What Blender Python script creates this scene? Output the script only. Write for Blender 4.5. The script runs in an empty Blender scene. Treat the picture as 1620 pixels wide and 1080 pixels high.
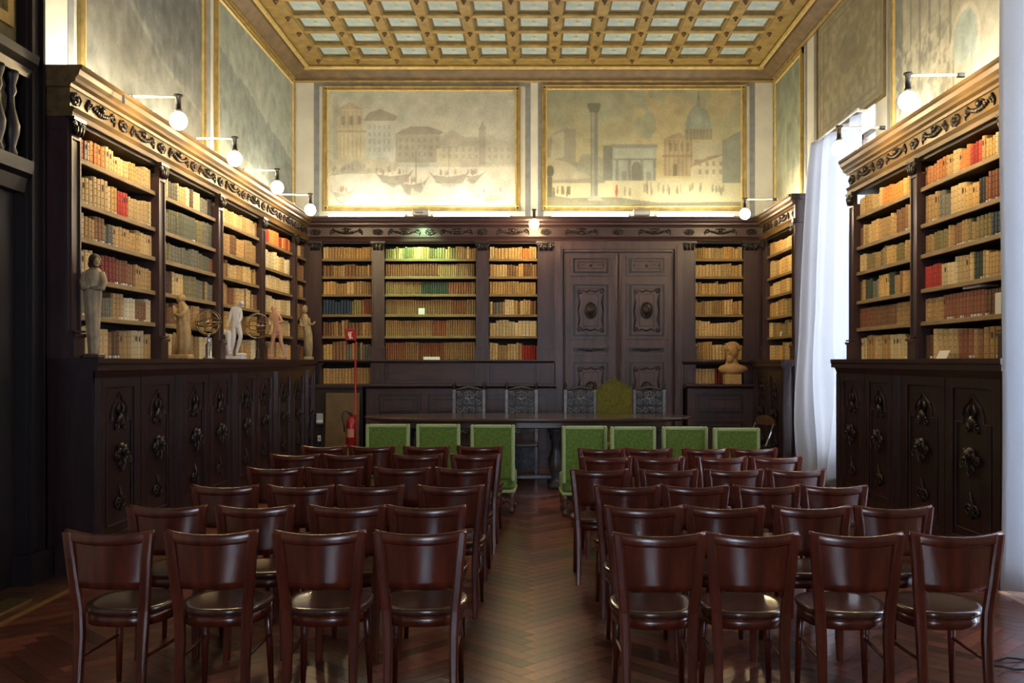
import bpy, math, random
import numpy as np
from mathutils import Vector, Matrix

random.seed(7)
PI = math.pi
scene = bpy.context.scene
COL = scene.collection

# ------------------------------------------------------------------ camera
# metres: x to the right, y into the room, z up; the camera stands at the back of the aisle at eye height
EYE = 1.60
FPX = 1500.0                       # focal length in pixels of the 1620 px wide frame
cam_d = bpy.data.cameras.new('camera')
cam_d.sensor_width = 36.0
cam_d.lens = 36.0 * FPX / 1620.0
cam_d.shift_x = -35.0 / 1620.0
cam_d.shift_y = 31.0 / 1620.0
cam_d.clip_start = 0.05
cam = bpy.data.objects.new('camera', cam_d)
cam.location = (0, 0, EYE)
cam.rotation_euler = (PI / 2, 0, 0)
COL.objects.link(cam)
scene.camera = cam

# ------------------------------------------------------------------ world, lights, exposure
SKY = 26.0                          # overcast daylight outside the windows
BULB = 215.0                        # globe bulbs on the brackets
TUBE = 92.0                        # fluorescent tubes lying on the cornices
world = bpy.data.worlds.new('overcast_sky')
scene.world = world
world.use_nodes = True
bg = world.node_tree.nodes['Background']
bg.inputs[0].default_value = (0.76, 0.83, 1.0, 1)
bg.inputs[1].default_value = SKY
vs = scene.view_settings
vs.view_transform = 'Standard'
vs.look = 'None'
vs.exposure = 0.0
vs.gamma = 1.0
vs.use_curve_mapping = False
scene.cycles.use_denoising = True
scene.cycles.max_bounces = 8
scene.cycles.diffuse_bounces = 4
scene.cycles.glossy_bounces = 3
scene.cycles.transmission_bounces = 6
scene.cycles.transparent_max_bounces = 8
scene.cycles.sample_clamp_indirect = 6.0
scene.cycles.caustics_reflective = False
scene.cycles.caustics_refractive = False


def portal(name, loc, size, rot):
    l = bpy.data.lights.new(name, 'AREA')
    l.shape = 'RECTANGLE'
    l.size, l.size_y = size
    l.cycles.is_portal = True
    o = bpy.data.objects.new(name, l)
    o.location = loc
    o.rotation_euler = rot
    COL.objects.link(o)


# daylight portals sit in the real window openings (sampling aid for the sky, they give no light of their own)
portal('daylight_portal', (4.30, 11.12, 2.45), (3.9, 1.4), (0, PI / 2, 0))
portal('daylight_portal', (4.30, 5.45, 2.22), (4.3, 2.1), (0, PI / 2, 0))
portal('daylight_portal', (0.0, -3.55, 2.3), (1.3, 2.8), (PI / 2, 0, 0))

# room measures
WX = 3.75                          # side walls
WY = 14.90                         # back wall
RY = -3.00                         # wall behind the camera
UF = 3.45                          # face of the upper side bookcases
LF = 3.29                          # face of the lower side cabinets
CF = 3.24                          # edge of the side worktops
CT = 1.62                          # worktop height
BF = 14.45                         # face of the upper back bookcases
CEIL = 6.15                        # underside of the ceiling beams
SH = [1.62, 1.95, 2.24, 2.55, 2.82, 3.15]   # shelf tops
STOP = 3.42                        # top of the shelves
CORN = 3.79                        # top of the cornice


# ------------------------------------------------------------------ materials
def lin(c):
    return tuple(max(0.0, x) ** 2.2 for x in c)


def mat(name, col, rough=0.5, var=0.25, scale=(6, 6, 6), metal=0.0, bump=0.0, coat=0.0, spec=0.5, detail=4.0, sheen=0.0):
    m = bpy.data.materials.new(name)
    m.use_nodes = True
    nt = m.node_tree
    b = nt.nodes['Principled BSDF']
    tc = nt.nodes.new('ShaderNodeTexCoord')
    mp = nt.nodes.new('ShaderNodeMapping')
    mp.inputs['Scale'].default_value = scale
    nz = nt.nodes.new('ShaderNodeTexNoise')
    nz.inputs['Scale'].default_value = 1.0
    nz.inputs['Detail'].default_value = detail
    nt.links.new(tc.outputs['Object'], mp.inputs[0])
    nt.links.new(mp.outputs[0], nz.inputs['Vector'])
    rp = nt.nodes.new('ShaderNodeValToRGB')
    rp.color_ramp.elements[0].position = 0.3
    rp.color_ramp.elements[1].position = 0.7
    rp.color_ramp.elements[0].color = (*[x * (1 - var) for x in col], 1)
    rp.color_ramp.elements[1].color = (*[min(1, x * (1 + var)) for x in col], 1)
    nt.links.new(nz.outputs['Fac'], rp.inputs[0])
    nt.links.new(rp.outputs[0], b.inputs['Base Color'])
    b.inputs['Roughness'].default_value = rough
    b.inputs['Metallic'].default_value = metal
    b.inputs['Specular IOR Level'].default_value = spec
    b.inputs['Coat Weight'].default_value = coat
    b.inputs['Coat Roughness'].default_value = 0.15
    b.inputs['Sheen Weight'].default_value = sheen
    if bump:
        bp = nt.nodes.new('ShaderNodeBump')
        bp.inputs['Strength'].default_value = bump
        bp.inputs['Distance'].default_value = 0.01
        nt.links.new(nz.outputs['Fac'], bp.inputs['Height'])
        nt.links.new(bp.outputs[0], b.inputs['Normal'])
    return m


def attr_mat(name, rough=0.6, obj_color=False, band=1.0, var=0.15, coat=0.0, nscale=60.0, spec=0.4):
    """colour from a vertex colour attribute or from the object's own colour, broken up by noise"""
    m = bpy.data.materials.new(name)
    m.use_nodes = True
    nt = m.node_tree
    b = nt.nodes['Principled BSDF']
    if obj_color:
        src = nt.nodes.new('ShaderNodeObjectInfo')
        colout = src.outputs['Color']
    else:
        src = nt.nodes.new('ShaderNodeVertexColor')
        src.layer_name = 'Col'
        colout = src.outputs['Color']
    tc = nt.nodes.new('ShaderNodeTexCoord')
    nz = nt.nodes.new('ShaderNodeTexNoise')
    nz.inputs['Scale'].default_value = nscale
    nt.links.new(tc.outputs['Object'], nz.inputs['Vector'])
    mr = nt.nodes.new('ShaderNodeMapRange')
    mr.inputs[1].default_value = 0.3
    mr.inputs[2].default_value = 0.7
    mr.inputs[3].default_value = (1 - var) * band
    mr.inputs[4].default_value = (1 + var) * band
    nt.links.new(nz.outputs['Fac'], mr.inputs[0])
    mx = nt.nodes.new('ShaderNodeVectorMath')
    mx.operation = 'SCALE'
    nt.links.new(colout, mx.inputs[0])
    nt.links.new(mr.outputs[0], mx.inputs['Scale'])
    nt.links.new(mx.outputs[0], b.inputs['Base Color'])
    b.inputs['Roughness'].default_value = rough
    b.inputs['Coat Weight'].default_value = coat
    b.inputs['Specular IOR Level'].default_value = spec
    return m


def emit(name, col, strength):
    m = bpy.data.materials.new(name)
    m.use_nodes = True
    nt = m.node_tree
    nt.nodes.clear()
    e = nt.nodes.new('ShaderNodeEmission')
    e.inputs[0].default_value = (*col, 1)
    e.inputs[1].default_value = strength
    o = nt.nodes.new('ShaderNodeOutputMaterial')
    nt.links.new(e.outputs[0], o.inputs[0])
    return m


def cloth_mat(name, col, trans=0.5):
    m = bpy.data.materials.new(name)
    m.use_nodes = True
    nt = m.node_tree
    nt.nodes.clear()
    tc = nt.nodes.new('ShaderNodeTexCoord')
    nz = nt.nodes.new('ShaderNodeTexNoise')
    nz.inputs['Scale'].default_value = 40
    nt.links.new(tc.outputs['Object'], nz.inputs['Vector'])
    rp = nt.nodes.new('ShaderNodeValToRGB')
    rp.color_ramp.elements[0].color = (*[c * 0.95 for c in col], 1)
    rp.color_ramp.elements[1].color = (*col, 1)
    nt.links.new(nz.outputs['Fac'], rp.inputs[0])
    d = nt.nodes.new('ShaderNodeBsdfDiffuse')
    t = nt.nodes.new('ShaderNodeBsdfTranslucent')
    nt.links.new(rp.outputs[0], d.inputs[0])
    nt.links.new(rp.outputs[0], t.inputs[0])
    mx = nt.nodes.new('ShaderNodeMixShader')
    mx.inputs[0].default_value = trans
    nt.links.new(d.outputs[0], mx.inputs[1])
    nt.links.new(t.outputs[0], mx.inputs[2])
    o = nt.nodes.new('ShaderNodeOutputMaterial')
    nt.links.new(mx.outputs[0], o.inputs[0])
    return m


def glass_mat(name):
    m = bpy.data.materials.new(name)
    m.use_nodes = True
    nt = m.node_tree
    nt.nodes.clear()
    t = nt.nodes.new('ShaderNodeBsdfTransparent')
    t.inputs[0].default_value = (0.93, 0.96, 0.97, 1)
    g = nt.nodes.new('ShaderNodeBsdfGlossy')
    g.inputs['Roughness'].default_value = 0.03
    mx = nt.nodes.new('ShaderNodeMixShader')
    mx.inputs[0].default_value = 0.06
    nt.links.new(t.outputs[0], mx.inputs[1])
    nt.links.new(g.outputs[0], mx.inputs[2])
    o = nt.nodes.new('ShaderNodeOutputMaterial')
    nt.links.new(mx.outputs[0], o.inputs[0])
    return m


WOODC = (0.050, 0.024, 0.025)
M = {}
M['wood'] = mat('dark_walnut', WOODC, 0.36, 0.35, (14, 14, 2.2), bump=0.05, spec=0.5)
M['wood_x'] = mat('dark_walnut_run', WOODC, 0.36, 0.35, (2.2, 14, 14), bump=0.05)
M['door_sheen_wood'] = mat('sheen_tinted_walnut_door', (0.074, 0.041, 0.042), 0.34, 0.35, (14, 14, 2.2), bump=0.05)  # door walnut lightened and purpled, its sheen put into the colour
M['lowwood'] = mat('darker_walnut', (0.028, 0.0125, 0.0140), 0.32, 0.35, (14, 14, 2.2), bump=0.05)  # darker walnut for the lower cabinets and side worktops
M['lowwood_x'] = mat('darker_walnut_run', (0.028, 0.0125, 0.0140), 0.32, 0.35, (2.2, 14, 14), bump=0.05)
M['lamplit_wood'] = mat('lamplit_cornice_walnut', (0.150, 0.092, 0.036), 0.38, 0.35, (2.2, 14, 14), bump=0.05)  # walnut lightened and yellowed; the globe lamps' glow is in the colour
M['carving'] = mat('dark_carved_walnut', (0.016, 0.009, 0.008), 0.34, 0.35, (20, 20, 20), bump=0.1)
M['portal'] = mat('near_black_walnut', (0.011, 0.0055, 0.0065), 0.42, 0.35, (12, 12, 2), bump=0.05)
M['edge'] = mat('shelf_edge_strip', (0.25, 0.165, 0.072), 0.6, 0.25, (5, 5, 30))
M['shelfin'] = mat('shelf_interior', (0.020, 0.012, 0.010), 0.7, 0.3, (8, 8, 3))
M['chair'] = mat('mahogany_varnish', (0.092, 0.0165, 0.0075), 0.24, 0.45, (16, 16, 3), bump=0.03, coat=0.2)
M['chair_seat'] = mat('worn_plywood_seat', (0.062, 0.026, 0.018), 0.19, 0.3, (14, 5, 5), bump=0.02, coat=0.3)
M['cream'] = mat('cream_plaster', (0.70, 0.68, 0.56), 0.8, 0.10, (3, 3, 3), bump=0.05)
M['greyband'] = mat('grey_painted_band', (0.26, 0.265, 0.26), 0.8, 0.18, (9, 9, 9))
M['lowwall'] = mat('old_plaster', (0.42, 0.38, 0.30), 0.85, 0.15, (3, 3, 3))
M['gold'] = mat('gilded_wood', (0.36, 0.245, 0.075), 0.45, 0.30, (9, 9, 9), metal=0.15, bump=0.05)
M['goldlight'] = mat('bright_gilding', (0.66, 0.50, 0.19), 0.40, 0.2, (12, 12, 12), metal=0.2)
M['ceilwood'] = mat('golden_brown_ceiling_wood', (0.29, 0.19, 0.052), 0.5, 0.3, (7, 7, 7), bump=0.05)
M['ceilrecess'] = mat('brown_coffer_recess', (0.15, 0.11, 0.045), 0.6, 0.3, (9, 9, 9))
M['ceilblue'] = mat('pale_blue_coffer_paint', (0.40, 0.50, 0.50), 0.7, 0.15, (10, 10, 10))
M['crown'] = mat('brown_crown_moulding', (0.15, 0.095, 0.042), 0.5, 0.3, (6, 6, 12))
M['bossmat'] = mat('dark_ceiling_boss', (0.12, 0.065, 0.025), 0.5, 0.3, (20, 20, 20))
M['velvet'] = mat('green_velvet', (0.105, 0.185, 0.022), 0.85, 0.35, (30, 30, 30), bump=0.1, sheen=0.25)
M['velvet_trim'] = mat('pale_green_braid', (0.36, 0.46, 0.22), 0.8, 0.15, (60, 60, 60))
M['velvet_olive'] = mat('olive_green_velvet', (0.13, 0.125, 0.010), 0.85, 0.35, (30, 30, 30), sheen=0.2)
M['legwood'] = mat('carved_chair_leg_wood', (0.10, 0.050, 0.032), 0.35, 0.4, (20, 20, 20), coat=0.2)
M['blackwood'] = mat('ebonised_carved_wood', (0.050, 0.052, 0.062), 0.25, 0.3, (25, 25, 25), bump=0.1)
M['highlight_wood'] = mat('ebonised_carving_highlights', (0.17, 0.18, 0.21), 0.28, 0.35, (30, 30, 30), bump=0.1)  # bluish-white highlights on the black carving, painted as a pale colour
M['table'] = mat('table_walnut', (0.085, 0.055, 0.046), 0.20, 0.3, (2, 16, 16), coat=0.4)
M['black'] = mat('black_metal', (0.012, 0.011, 0.012), 0.4, 0.2)
M['arm'] = mat('white_enamel', (0.75, 0.73, 0.66), 0.35, 0.05)
M['steel'] = mat('polished_steel', (0.42, 0.47, 0.55), 0.18, 0.1, metal=0.9)
M['brass'] = mat('aged_brass', (0.36, 0.26, 0.11), 0.28, 0.25, (20, 20, 20), metal=0.85)
M['red'] = mat('fire_red_enamel', (0.33, 0.010, 0.020), 0.25, 0.08, coat=0.4)
M['white'] = mat('white_card', (0.78, 0.77, 0.74), 0.7, 0.04)
M['grey'] = mat('grey_plastic', (0.42, 0.44, 0.45), 0.5, 0.05)
M['marble'] = mat('white_marble', (0.74, 0.72, 0.72), 0.4, 0.08, (12, 12, 12))
M['ochre'] = mat('ochre_plaster', (0.50, 0.32, 0.13), 0.6, 0.2, (20, 20, 20))
M['pink'] = mat('pink_terracotta', (0.53, 0.29, 0.20), 0.6, 0.12, (20, 20, 20))
M['patina'] = mat('weathered_painted_wood', (0.47, 0.35, 0.21), 0.6, 0.40, (18, 18, 9), bump=0.2)
M['patina_dark'] = mat('dark_weathered_wood', (0.085, 0.050, 0.035), 0.5, 0.4, (18, 18, 18))
M['habit'] = mat('grey_ochre_carved_wood', (0.36, 0.28, 0.16), 0.6, 0.35, (18, 18, 8), bump=0.2)
M['bust'] = mat('tan_terracotta', (0.47, 0.29, 0.12), 0.6, 0.15, (20, 20, 20))
M['board'] = mat('brown_hardboard', (0.13, 0.085, 0.042), 0.7, 0.2, (6, 6, 6))
M['curtain'] = cloth_mat('white_curtain_cloth', (0.62, 0.62, 0.64), 0.6)
M['curtain_near'] = cloth_mat('heavy_white_curtain_cloth', (0.74, 0.76, 0.80), 0.5)
M['winframe'] = mat('brown_window_frame', (0.10, 0.06, 0.04), 0.5, 0.2)
M['glass'] = glass_mat('window_glass')
M['bulb'] = emit('glowing_globe', (1.0, 0.74, 0.38), BULB)
M['tube'] = emit('glowing_tube', (1.0, 0.955, 0.82), TUBE)
M['greenlamp'] = emit('greenish_lamp', (0.55, 1.0, 0.55), 12.0)
M['border'] = mat('tan_inlay_strip', (0.26, 0.135, 0.045), 0.28, 0.2, (8, 8, 8), coat=0.2)
M['book_obj'] = attr_mat('book_binding', 0.6, obj_color=True, var=0.22, nscale=45)
M['book_band'] = attr_mat('book_spine_band', 0.5, obj_color=True, var=0.2, nscale=45, band=0.55)
M['book_stuff'] = attr_mat('book_binding_rows', 0.6, var=0.22, nscale=45)
M['paint'] = attr_mat('painted_canvas', 0.75, var=0.08, nscale=30, spec=0.2)
M['plank_obj'] = attr_mat('parquet_oak', 0.29, obj_color=True, var=0.35, coat=0.25, nscale=14)
M['plank_stuff'] = attr_mat('parquet_oak_rows', 0.29, var=0.35, coat=0.25, nscale=14)
M['subfloor'] = mat('dark_subfloor', (0.03, 0.014, 0.008), 0.5, 0.2)


# ------------------------------------------------------------------ mesh builder
class MB:
    def __init__(s):
        s.v, s.f, s.c, s.sm = [], [], [], []
        s.color = None
        s.smooth = False

    def face(s, idx):
        s.f.append(tuple(idx))
        s.sm.append(s.smooth)

    def add(s, vs, fs):
        n = len(s.v)
        s.v.extend(vs)
        if s.color is not None:
            s.c.extend([s.color] * len(vs))
        for f in fs:
            s.face([i + n for i in f])
        return s

    def box(s, x0, x1, y0, y1, z0, z1):
        return s.add([(x0, y0, z0), (x1, y0, z0), (x1, y1, z0), (x0, y1, z0), (x0, y0, z1), (x1, y0, z1), (x1, y1, z1), (x0, y1, z1)],
                     [(3, 2, 1, 0), (4, 5, 6, 7), (0, 1, 5, 4), (1, 2, 6, 5), (2, 3, 7, 6), (3, 0, 4, 7)])

    def cbox(s, x0, x1, y0, y1, z0, z1, c=0.01):
        """box whose vertical and top/bottom edges are chamfered"""
        prof = [(x0 + c, y0), (x1 - c, y0), (x1, y0 + c), (x1, y1 - c), (x1 - c, y1), (x0 + c, y1), (x0, y1 - c), (x0, y0 + c)]
        cx, cy = (x0 + x1) / 2, (y0 + y1) / 2
        kx = 1 - 2 * c / max(1e-6, (x1 - x0))
        ky = 1 - 2 * c / max(1e-6, (y1 - y0))
        inn = [(cx + (x - cx) * kx, cy + (y - cy) * ky) for x, y in prof]
        vs = [(x, y, z0) for x, y in inn] + [(x, y, z0 + c) for x, y in prof] + [(x, y, z1 - c) for x, y in prof] + [(x, y, z1) for x, y in inn]
        fs = [tuple(range(7, -1, -1)), tuple(range(24, 32))]
        for k in range(3):
            for i in range(8):
                j = (i + 1) % 8
                fs.append((k * 8 + i, k * 8 + j, k * 8 + 8 + j, k * 8 + 8 + i))
        return s.add(vs, fs)

    def lathe(s, prof, n=16, c=(0, 0, 0), sx=1.0, sy=1.0, cap=True):
        vs = []
        for r, z in prof:
            for i in range(n):
                a = 2 * PI * i / n
                vs.append((c[0] + r * sx * math.cos(a), c[1] + r * sy * math.sin(a), c[2] + z))
        fs = []
        for k in range(len(prof) - 1):
            for i in range(n):
                j = (i + 1) % n
                fs.append((k * n + i, k * n + j, (k + 1) * n + j, (k + 1) * n + i))
        if cap:
            fs.append(tuple(range(n - 1, -1, -1)))
            fs.append(tuple(range((len(prof) - 1) * n, len(prof) * n)))
        return s.add(vs, fs)

    def ell(s, c, r, n=10, k=6):
        prof = []
        for i in range(k + 1):
            a = -PI / 2 + PI * i / k
            prof.append((max(1e-4, math.cos(a)), math.sin(a)))
        vs = []
        for pr, pz in prof:
            for i in range(n):
                a = 2 * PI * i / n
                vs.append((c[0] + r[0] * pr * math.cos(a), c[1] + r[1] * pr * math.sin(a), c[2] + r[2] * pz))
        fs = []
        for q in range(k):
            for i in range(n):
                j = (i + 1) % n
                fs.append((q * n + i, q * n + j, (q + 1) * n + j, (q + 1) * n + i))
        return s.add(vs, fs)

    def tube(s, pts, r, n=6, closed=False):
        pts = [Vector(p) for p in pts]
        m = len(pts)
        rr = r if isinstance(r, (list, tuple)) else [r] * m
        vs = []
        up = Vector((0, 0, 1))
        prev = None
        for i, p in enumerate(pts):
            if closed:
                t = pts[(i + 1) % m] - pts[i - 1]
            else:
                t = pts[min(i + 1, m - 1)] - pts[max(i - 1, 0)]
            if t.length < 1e-9:
                t = Vector((0, 0, 1))
            t.normalize()
            a = prev if prev is not None else (up if abs(t.z) < 0.9 else Vector((1, 0, 0)))
            x = (a - t * a.dot(t))
            if x.length < 1e-6:
                x = t.orthogonal()
            x.normalize()
            prev = x
            y = t.cross(x)
            for k in range(n):
                an = 2 * PI * k / n
                q = p + (x * math.cos(an) + y * math.sin(an)) * rr[i]
                vs.append(tuple(q))
        fs = []
        for i in range(m if closed else m - 1):
            i2 = (i + 1) % m
            for k in range(n):
                k2 = (k + 1) % n
                fs.append((i * n + k, i * n + k2, i2 * n + k2, i2 * n + k))
        if not closed:
            fs.append(tuple(range(n - 1, -1, -1)))
            fs.append(tuple(range((m - 1) * n, m * n)))
        return s.add(vs, fs)

    def prism(s, poly, d0, d1, axis='x'):
        """closed polygon of (a, b) extruded along axis; for x: (y, z), for y: (x, z), for z: (x, y)"""
        def P(a, b, d):
            return {'x': (d, a, b), 'y': (a, d, b), 'z': (a, b, d)}[axis]
        n = len(poly)
        vs = [P(a, b, d0) for a, b in poly] + [P(a, b, d1) for a, b in poly]
        fs = [tuple(range(n - 1, -1, -1)), tuple(range(n, 2 * n))]
        for i in range(n):
            j = (i + 1) % n
            fs.append((i, j, n + j, n + i))
        return s.add(vs, fs)

    def loft(s, secs, n=20, fold=0.0, folds=9, cap=True):
        """sections (cx, cy, z, rx, ry[, fold]) joined to a draped body"""
        vs = []
        for q in secs:
            fa = q[5] if len(q) > 5 else fold
            for i in range(n):
                a = 2 * PI * i / n
                k = 1 + fa * math.cos(folds * a + q[2] * 3)
                vs.append((q[0] + q[3] * k * math.cos(a), q[1] + q[4] * k * math.sin(a), q[2]))
        fs = []
        for k in range(len(secs) - 1):
            for i in range(n):
                j = (i + 1) % n
                fs.append((k * n + i, k * n + j, (k + 1) * n + j, (k + 1) * n + i))
        if cap:
            fs.append(tuple(range(n - 1, -1, -1)))
            fs.append(tuple(range((len(secs) - 1) * n, len(secs) * n)))
        return s.add(vs, fs)

    def spiral(s, cx, y, cz, r0, turns=1.5, th=0.008, a0=0.0, d=1, n=16):
        pts, rr = [], []
        for i in range(n + 1):
            t = i / n
            a = a0 + d * t * turns * 2 * PI
            r = r0 * (1 - 0.8 * t)
            pts.append((cx + r * math.cos(a), y, cz + r * math.sin(a)))
            rr.append(th * (1 - 0.35 * t))
        return s.tube(pts, rr, 5)

    def mesh(s, name):
        me = bpy.data.meshes.new(name)
        me.from_pydata([tuple(p) for p in s.v], [], s.f)
        me.polygons.foreach_set('use_smooth', s.sm)
        if s.c:
            at = me.color_attributes.new('Col', 'FLOAT_COLOR', 'POINT')
            buf = np.ones((len(s.v), 4), dtype=np.float32)
            buf[:, :3] = np.array(s.c, dtype=np.float32)[:, :3]
            at.data.foreach_set('color', buf.ravel())
        me.update()
        return me


def new(name, data, parent=None, loc=(0, 0, 0), rz=0.0):
    o = bpy.data.objects.new(name, data)
    o.location = loc
    o.rotation_euler = (0, 0, rz)
    if parent is not None:
        o.parent = parent
    COL.objects.link(o)
    return o


def obj(name, mb, m, parent=None, loc=(0, 0, 0), rz=0.0):
    me = mb.mesh(name) if isinstance(mb, MB) else mb
    if m is not None and len(me.materials) == 0:
        me.materials.append(m)
    return new(name, me, parent, loc, rz)


def tag(o, label, cat, group=None):
    o['label'] = label
    o['category'] = cat
    if group:
        o['group'] = group
    return o


def thing(name, label, cat, loc=(0, 0, 0), rz=0.0, group=None):
    return tag(new(name, None, None, loc, rz), label, cat, group)


def struct(name, mb, m, label=None):
    o = obj(name, mb, m)
    o['kind'] = 'structure'
    if label:
        o['label'] = label
    return o


def copy_tree(o, parent=None):
    c = o.copy()
    COL.objects.link(c)
    c.parent = parent
    for ch in list(o.children):
        copy_tree(ch, c)
    return c


def ring(cx, cz, y, rx, rz, n=20, a0=0, a1=2 * PI):
    return [(cx + rx * math.cos(a0 + (a1 - a0) * i / n), y, cz + rz * math.sin(a0 + (a1 - a0) * i / n)) for i in range(n)]


LEFT = PI / 2                      # turns a unit built facing -y so that it faces +x (stands on the left wall)
RIGHT = -PI / 2
ORD = ['first', 'second', 'third', 'fourth', 'fifth', 'sixth', 'seventh', 'eighth', 'ninth', 'tenth', 'eleventh', 'twelfth', 'thirteenth',
       'fourteenth', 'fifteenth', 'sixteenth', 'seventeenth', 'eighteenth', 'nineteenth', 'twentieth']
ORD += ['twenty-' + w for w in ORD[:9]] + ['thirtieth'] + ['thirty-' + w for w in ORD[:9]] + ['fortieth'] + ['forty-' + w for w in ORD[:9]]


def proj(x, y, z):
    return 845 + FPX * x / y, 571 - FPX * (z - EYE) / y


# ================================================================== SETTING
# ---- floor: herringbone parquet, each plank its own piece
floor = struct('floor', MB().box(-WX, WX, RY, WY, -0.05, -0.012), M['subfloor'], 'glossy dark herringbone parquet floor')
PW, PN = 0.095, 6
PL = PW * PN
R2 = math.sqrt(0.5)
FX, FY0, FY1 = 3.22, 3.2, 14.2


def clip(poly, f):
    out = []
    for i in range(len(poly)):
        a, b = poly[i], poly[(i + 1) % len(poly)]
        fa, fb = f(a), f(b)
        if fa >= 0:
            out.append(a)
        if (fa >= 0) != (fb >= 0):
            t = fa / (fa - fb)
            out.append((a[0] + (b[0] - a[0]) * t, a[1] + (b[1] - a[1]) * t))
    return out


def plank_poly(u0, v0, u1, v1):
    g = 0.0012
    pts = [(u0 + g, v0 + g), (u1 - g, v0 + g), (u1 - g, v1 - g), (u0 + g, v1 - g)]
    return [((u - v) * R2, (u + v) * R2 + 3.0) for u, v in pts]


planks = []
rngp = random.Random(3)
for j in range(-60, 220):
    for k in range(-14, 16):
        for kind in (0, 1):
            if kind == 0:
                u0, v0 = (j + 2 * PN * k) * PW, j * PW
                full = plank_poly(u0, v0, u0 + PL, v0 + PW)
            else:
                u0, v0 = j * PW, (j - 2 * PN + 1 + 2 * PN * k) * PW
                full = plank_poly(u0, v0, u0 + PW, v0 + PL)
            cx = sum(p[0] for p in full) / 4
            cy = sum(p[1] for p in full) / 4
            if abs(cx) > FX + 0.4 or not (FY0 - 0.4 < cy < FY1 + 0.4):
                continue
            p = full
            for f in (lambda q: q[0] + FX, lambda q: FX - q[0], lambda q: q[1] - FY0, lambda q: FY1 - q[1]):
                p = clip(p, f) if p else p
            if len(p) < 3:
                continue
            whole = len(p) == 4 and abs(p[0][0] - full[0][0]) < 1e-6 and abs(p[2][0] - full[2][0]) < 1e-6
            t = rngp.random()
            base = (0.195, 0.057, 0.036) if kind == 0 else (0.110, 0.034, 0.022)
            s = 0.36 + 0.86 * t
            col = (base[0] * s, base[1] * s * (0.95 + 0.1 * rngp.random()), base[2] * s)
            X, Y = proj(cx, cy, 0)
            seen = 0 < X < 1620 and Y < 1085
            planks.append((whole and seen, cy, kind, cx, p, col))
# nearest whole planks in view become parts of their own
order = sorted([i for i, q in enumerate(planks) if q[0]], key=lambda i: planks[i][1])
single = set(order[:290])
pm = []
for kind in (0, 1):
    hu, hv = (PL / 2 - 0.0012, PW / 2 - 0.0012) if kind == 0 else (PW / 2 - 0.0012, PL / 2 - 0.0012)
    mb = MB()
    q = [(-hu, -hv), (hu, -hv), (hu, hv), (-hu, hv)]
    q = [((u - v) * R2, (u + v) * R2) for u, v in q]
    mb.prism(q, -0.012, 0.0, 'z')
    me = mb.mesh('plank')
    me.materials.append(M['plank_obj'])
    pm.append(me)
rest = MB()
for i, (_, cy, kind, cx, p, col) in enumerate(planks):
    if i in single:
        o = new('plank', pm[kind], floor, (cx, cy, 0.0))
        o.color = (*col, 1)
    else:
        rest.color = col
        rest.prism(p, -0.012, 0.0, 'z')
ro = obj('parquet_rows', rest, M['plank_stuff'], floor)
ro['kind'] = 'stuff'
for s in (-1, 1):
    obj('inlay_strip', MB().box(s * FX, s * (FX + 0.055), FY0, FY1, -0.012, 0.0) if s > 0 else MB().box(-FX - 0.055, -FX, FY0, FY1, -0.012, 0.0), M['border'], floor)
edge = MB()
for s in (-1, 1):
    for i in range(46):
        y0 = 2.4 + i * 0.26
        sv = 0.5 + 0.6 * rngp.random()
        edge.color = (0.12 * sv, 0.05 * sv, 0.024 * sv)
        a, b = sorted((s * (FX + 0.057), s * WX))
        edge.box(a, b, y0, y0 + 0.258, -0.012, 0.0)
for i in range(26):
    sv = 0.5 + 0.6 * rngp.random()
    edge.color = (0.12 * sv, 0.05 * sv, 0.024 * sv)
    edge.box(-WX + i * 0.289, -WX + i * 0.289 + 0.287, RY, 2.4 if i in (0, 1, 24, 25) else 3.2, -0.012, 0.0)
eo = obj('border_boards', edge, M['plank_stuff'], floor)
eo['kind'] = 'stuff'

# ---- walls
TH = 0.55
wl = MB()
wl.box(-WX - TH, -WX, RY - TH, WY + TH, -0.05, CEIL + 0.6)
wall_left = struct('wall_left', wl, M['cream'], 'cream plastered side wall with painted bands and framed views')
wb = MB().box(-WX, WX, WY, WY + TH, -0.05, CEIL + 0.6)
wall_back = struct('wall_back', wb, M['cream'], 'cream plastered end wall with grey painted bands')
W1 = (10.42, 11.85, 0.55, 4.42)  # opening narrowed so the wall shades the curtain's far side
W2 = (4.35, 6.50, 0.06, 4.42)
wr = MB()
for a, b in ((RY - TH, W2[0]), (W2[1], W1[0]), (W1[1], WY + TH)):
    wr.box(WX, WX + TH, a, b, -0.05, CEIL + 0.6)
for w in (W1, W2):
    wr.box(WX, WX + TH, w[0], w[1], w[3], CEIL + 0.6)
    wr.box(WX, WX + TH, w[0], w[1], -0.05, w[2])
wall_right = struct('wall_right', wr, M['cream'], 'cream plastered side wall pierced by tall windows')
wf = MB()
FWIN = ((-0.65, 0.65),)
wf.box(-WX, FWIN[0][0], RY - TH, RY, -0.05, CEIL + 0.6)
wf.box(FWIN[0][1], WX, RY - TH, RY, -0.05, CEIL + 0.6)
for a, b in FWIN:
    wf.box(a, b, RY - TH, RY, -0.05, 0.9)
    wf.box(a, b, RY - TH, RY, 3.7, CEIL + 0.6)
wall_front = struct('wall_front', wf, M['lowwall'], 'plain plaster wall behind the audience')


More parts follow.
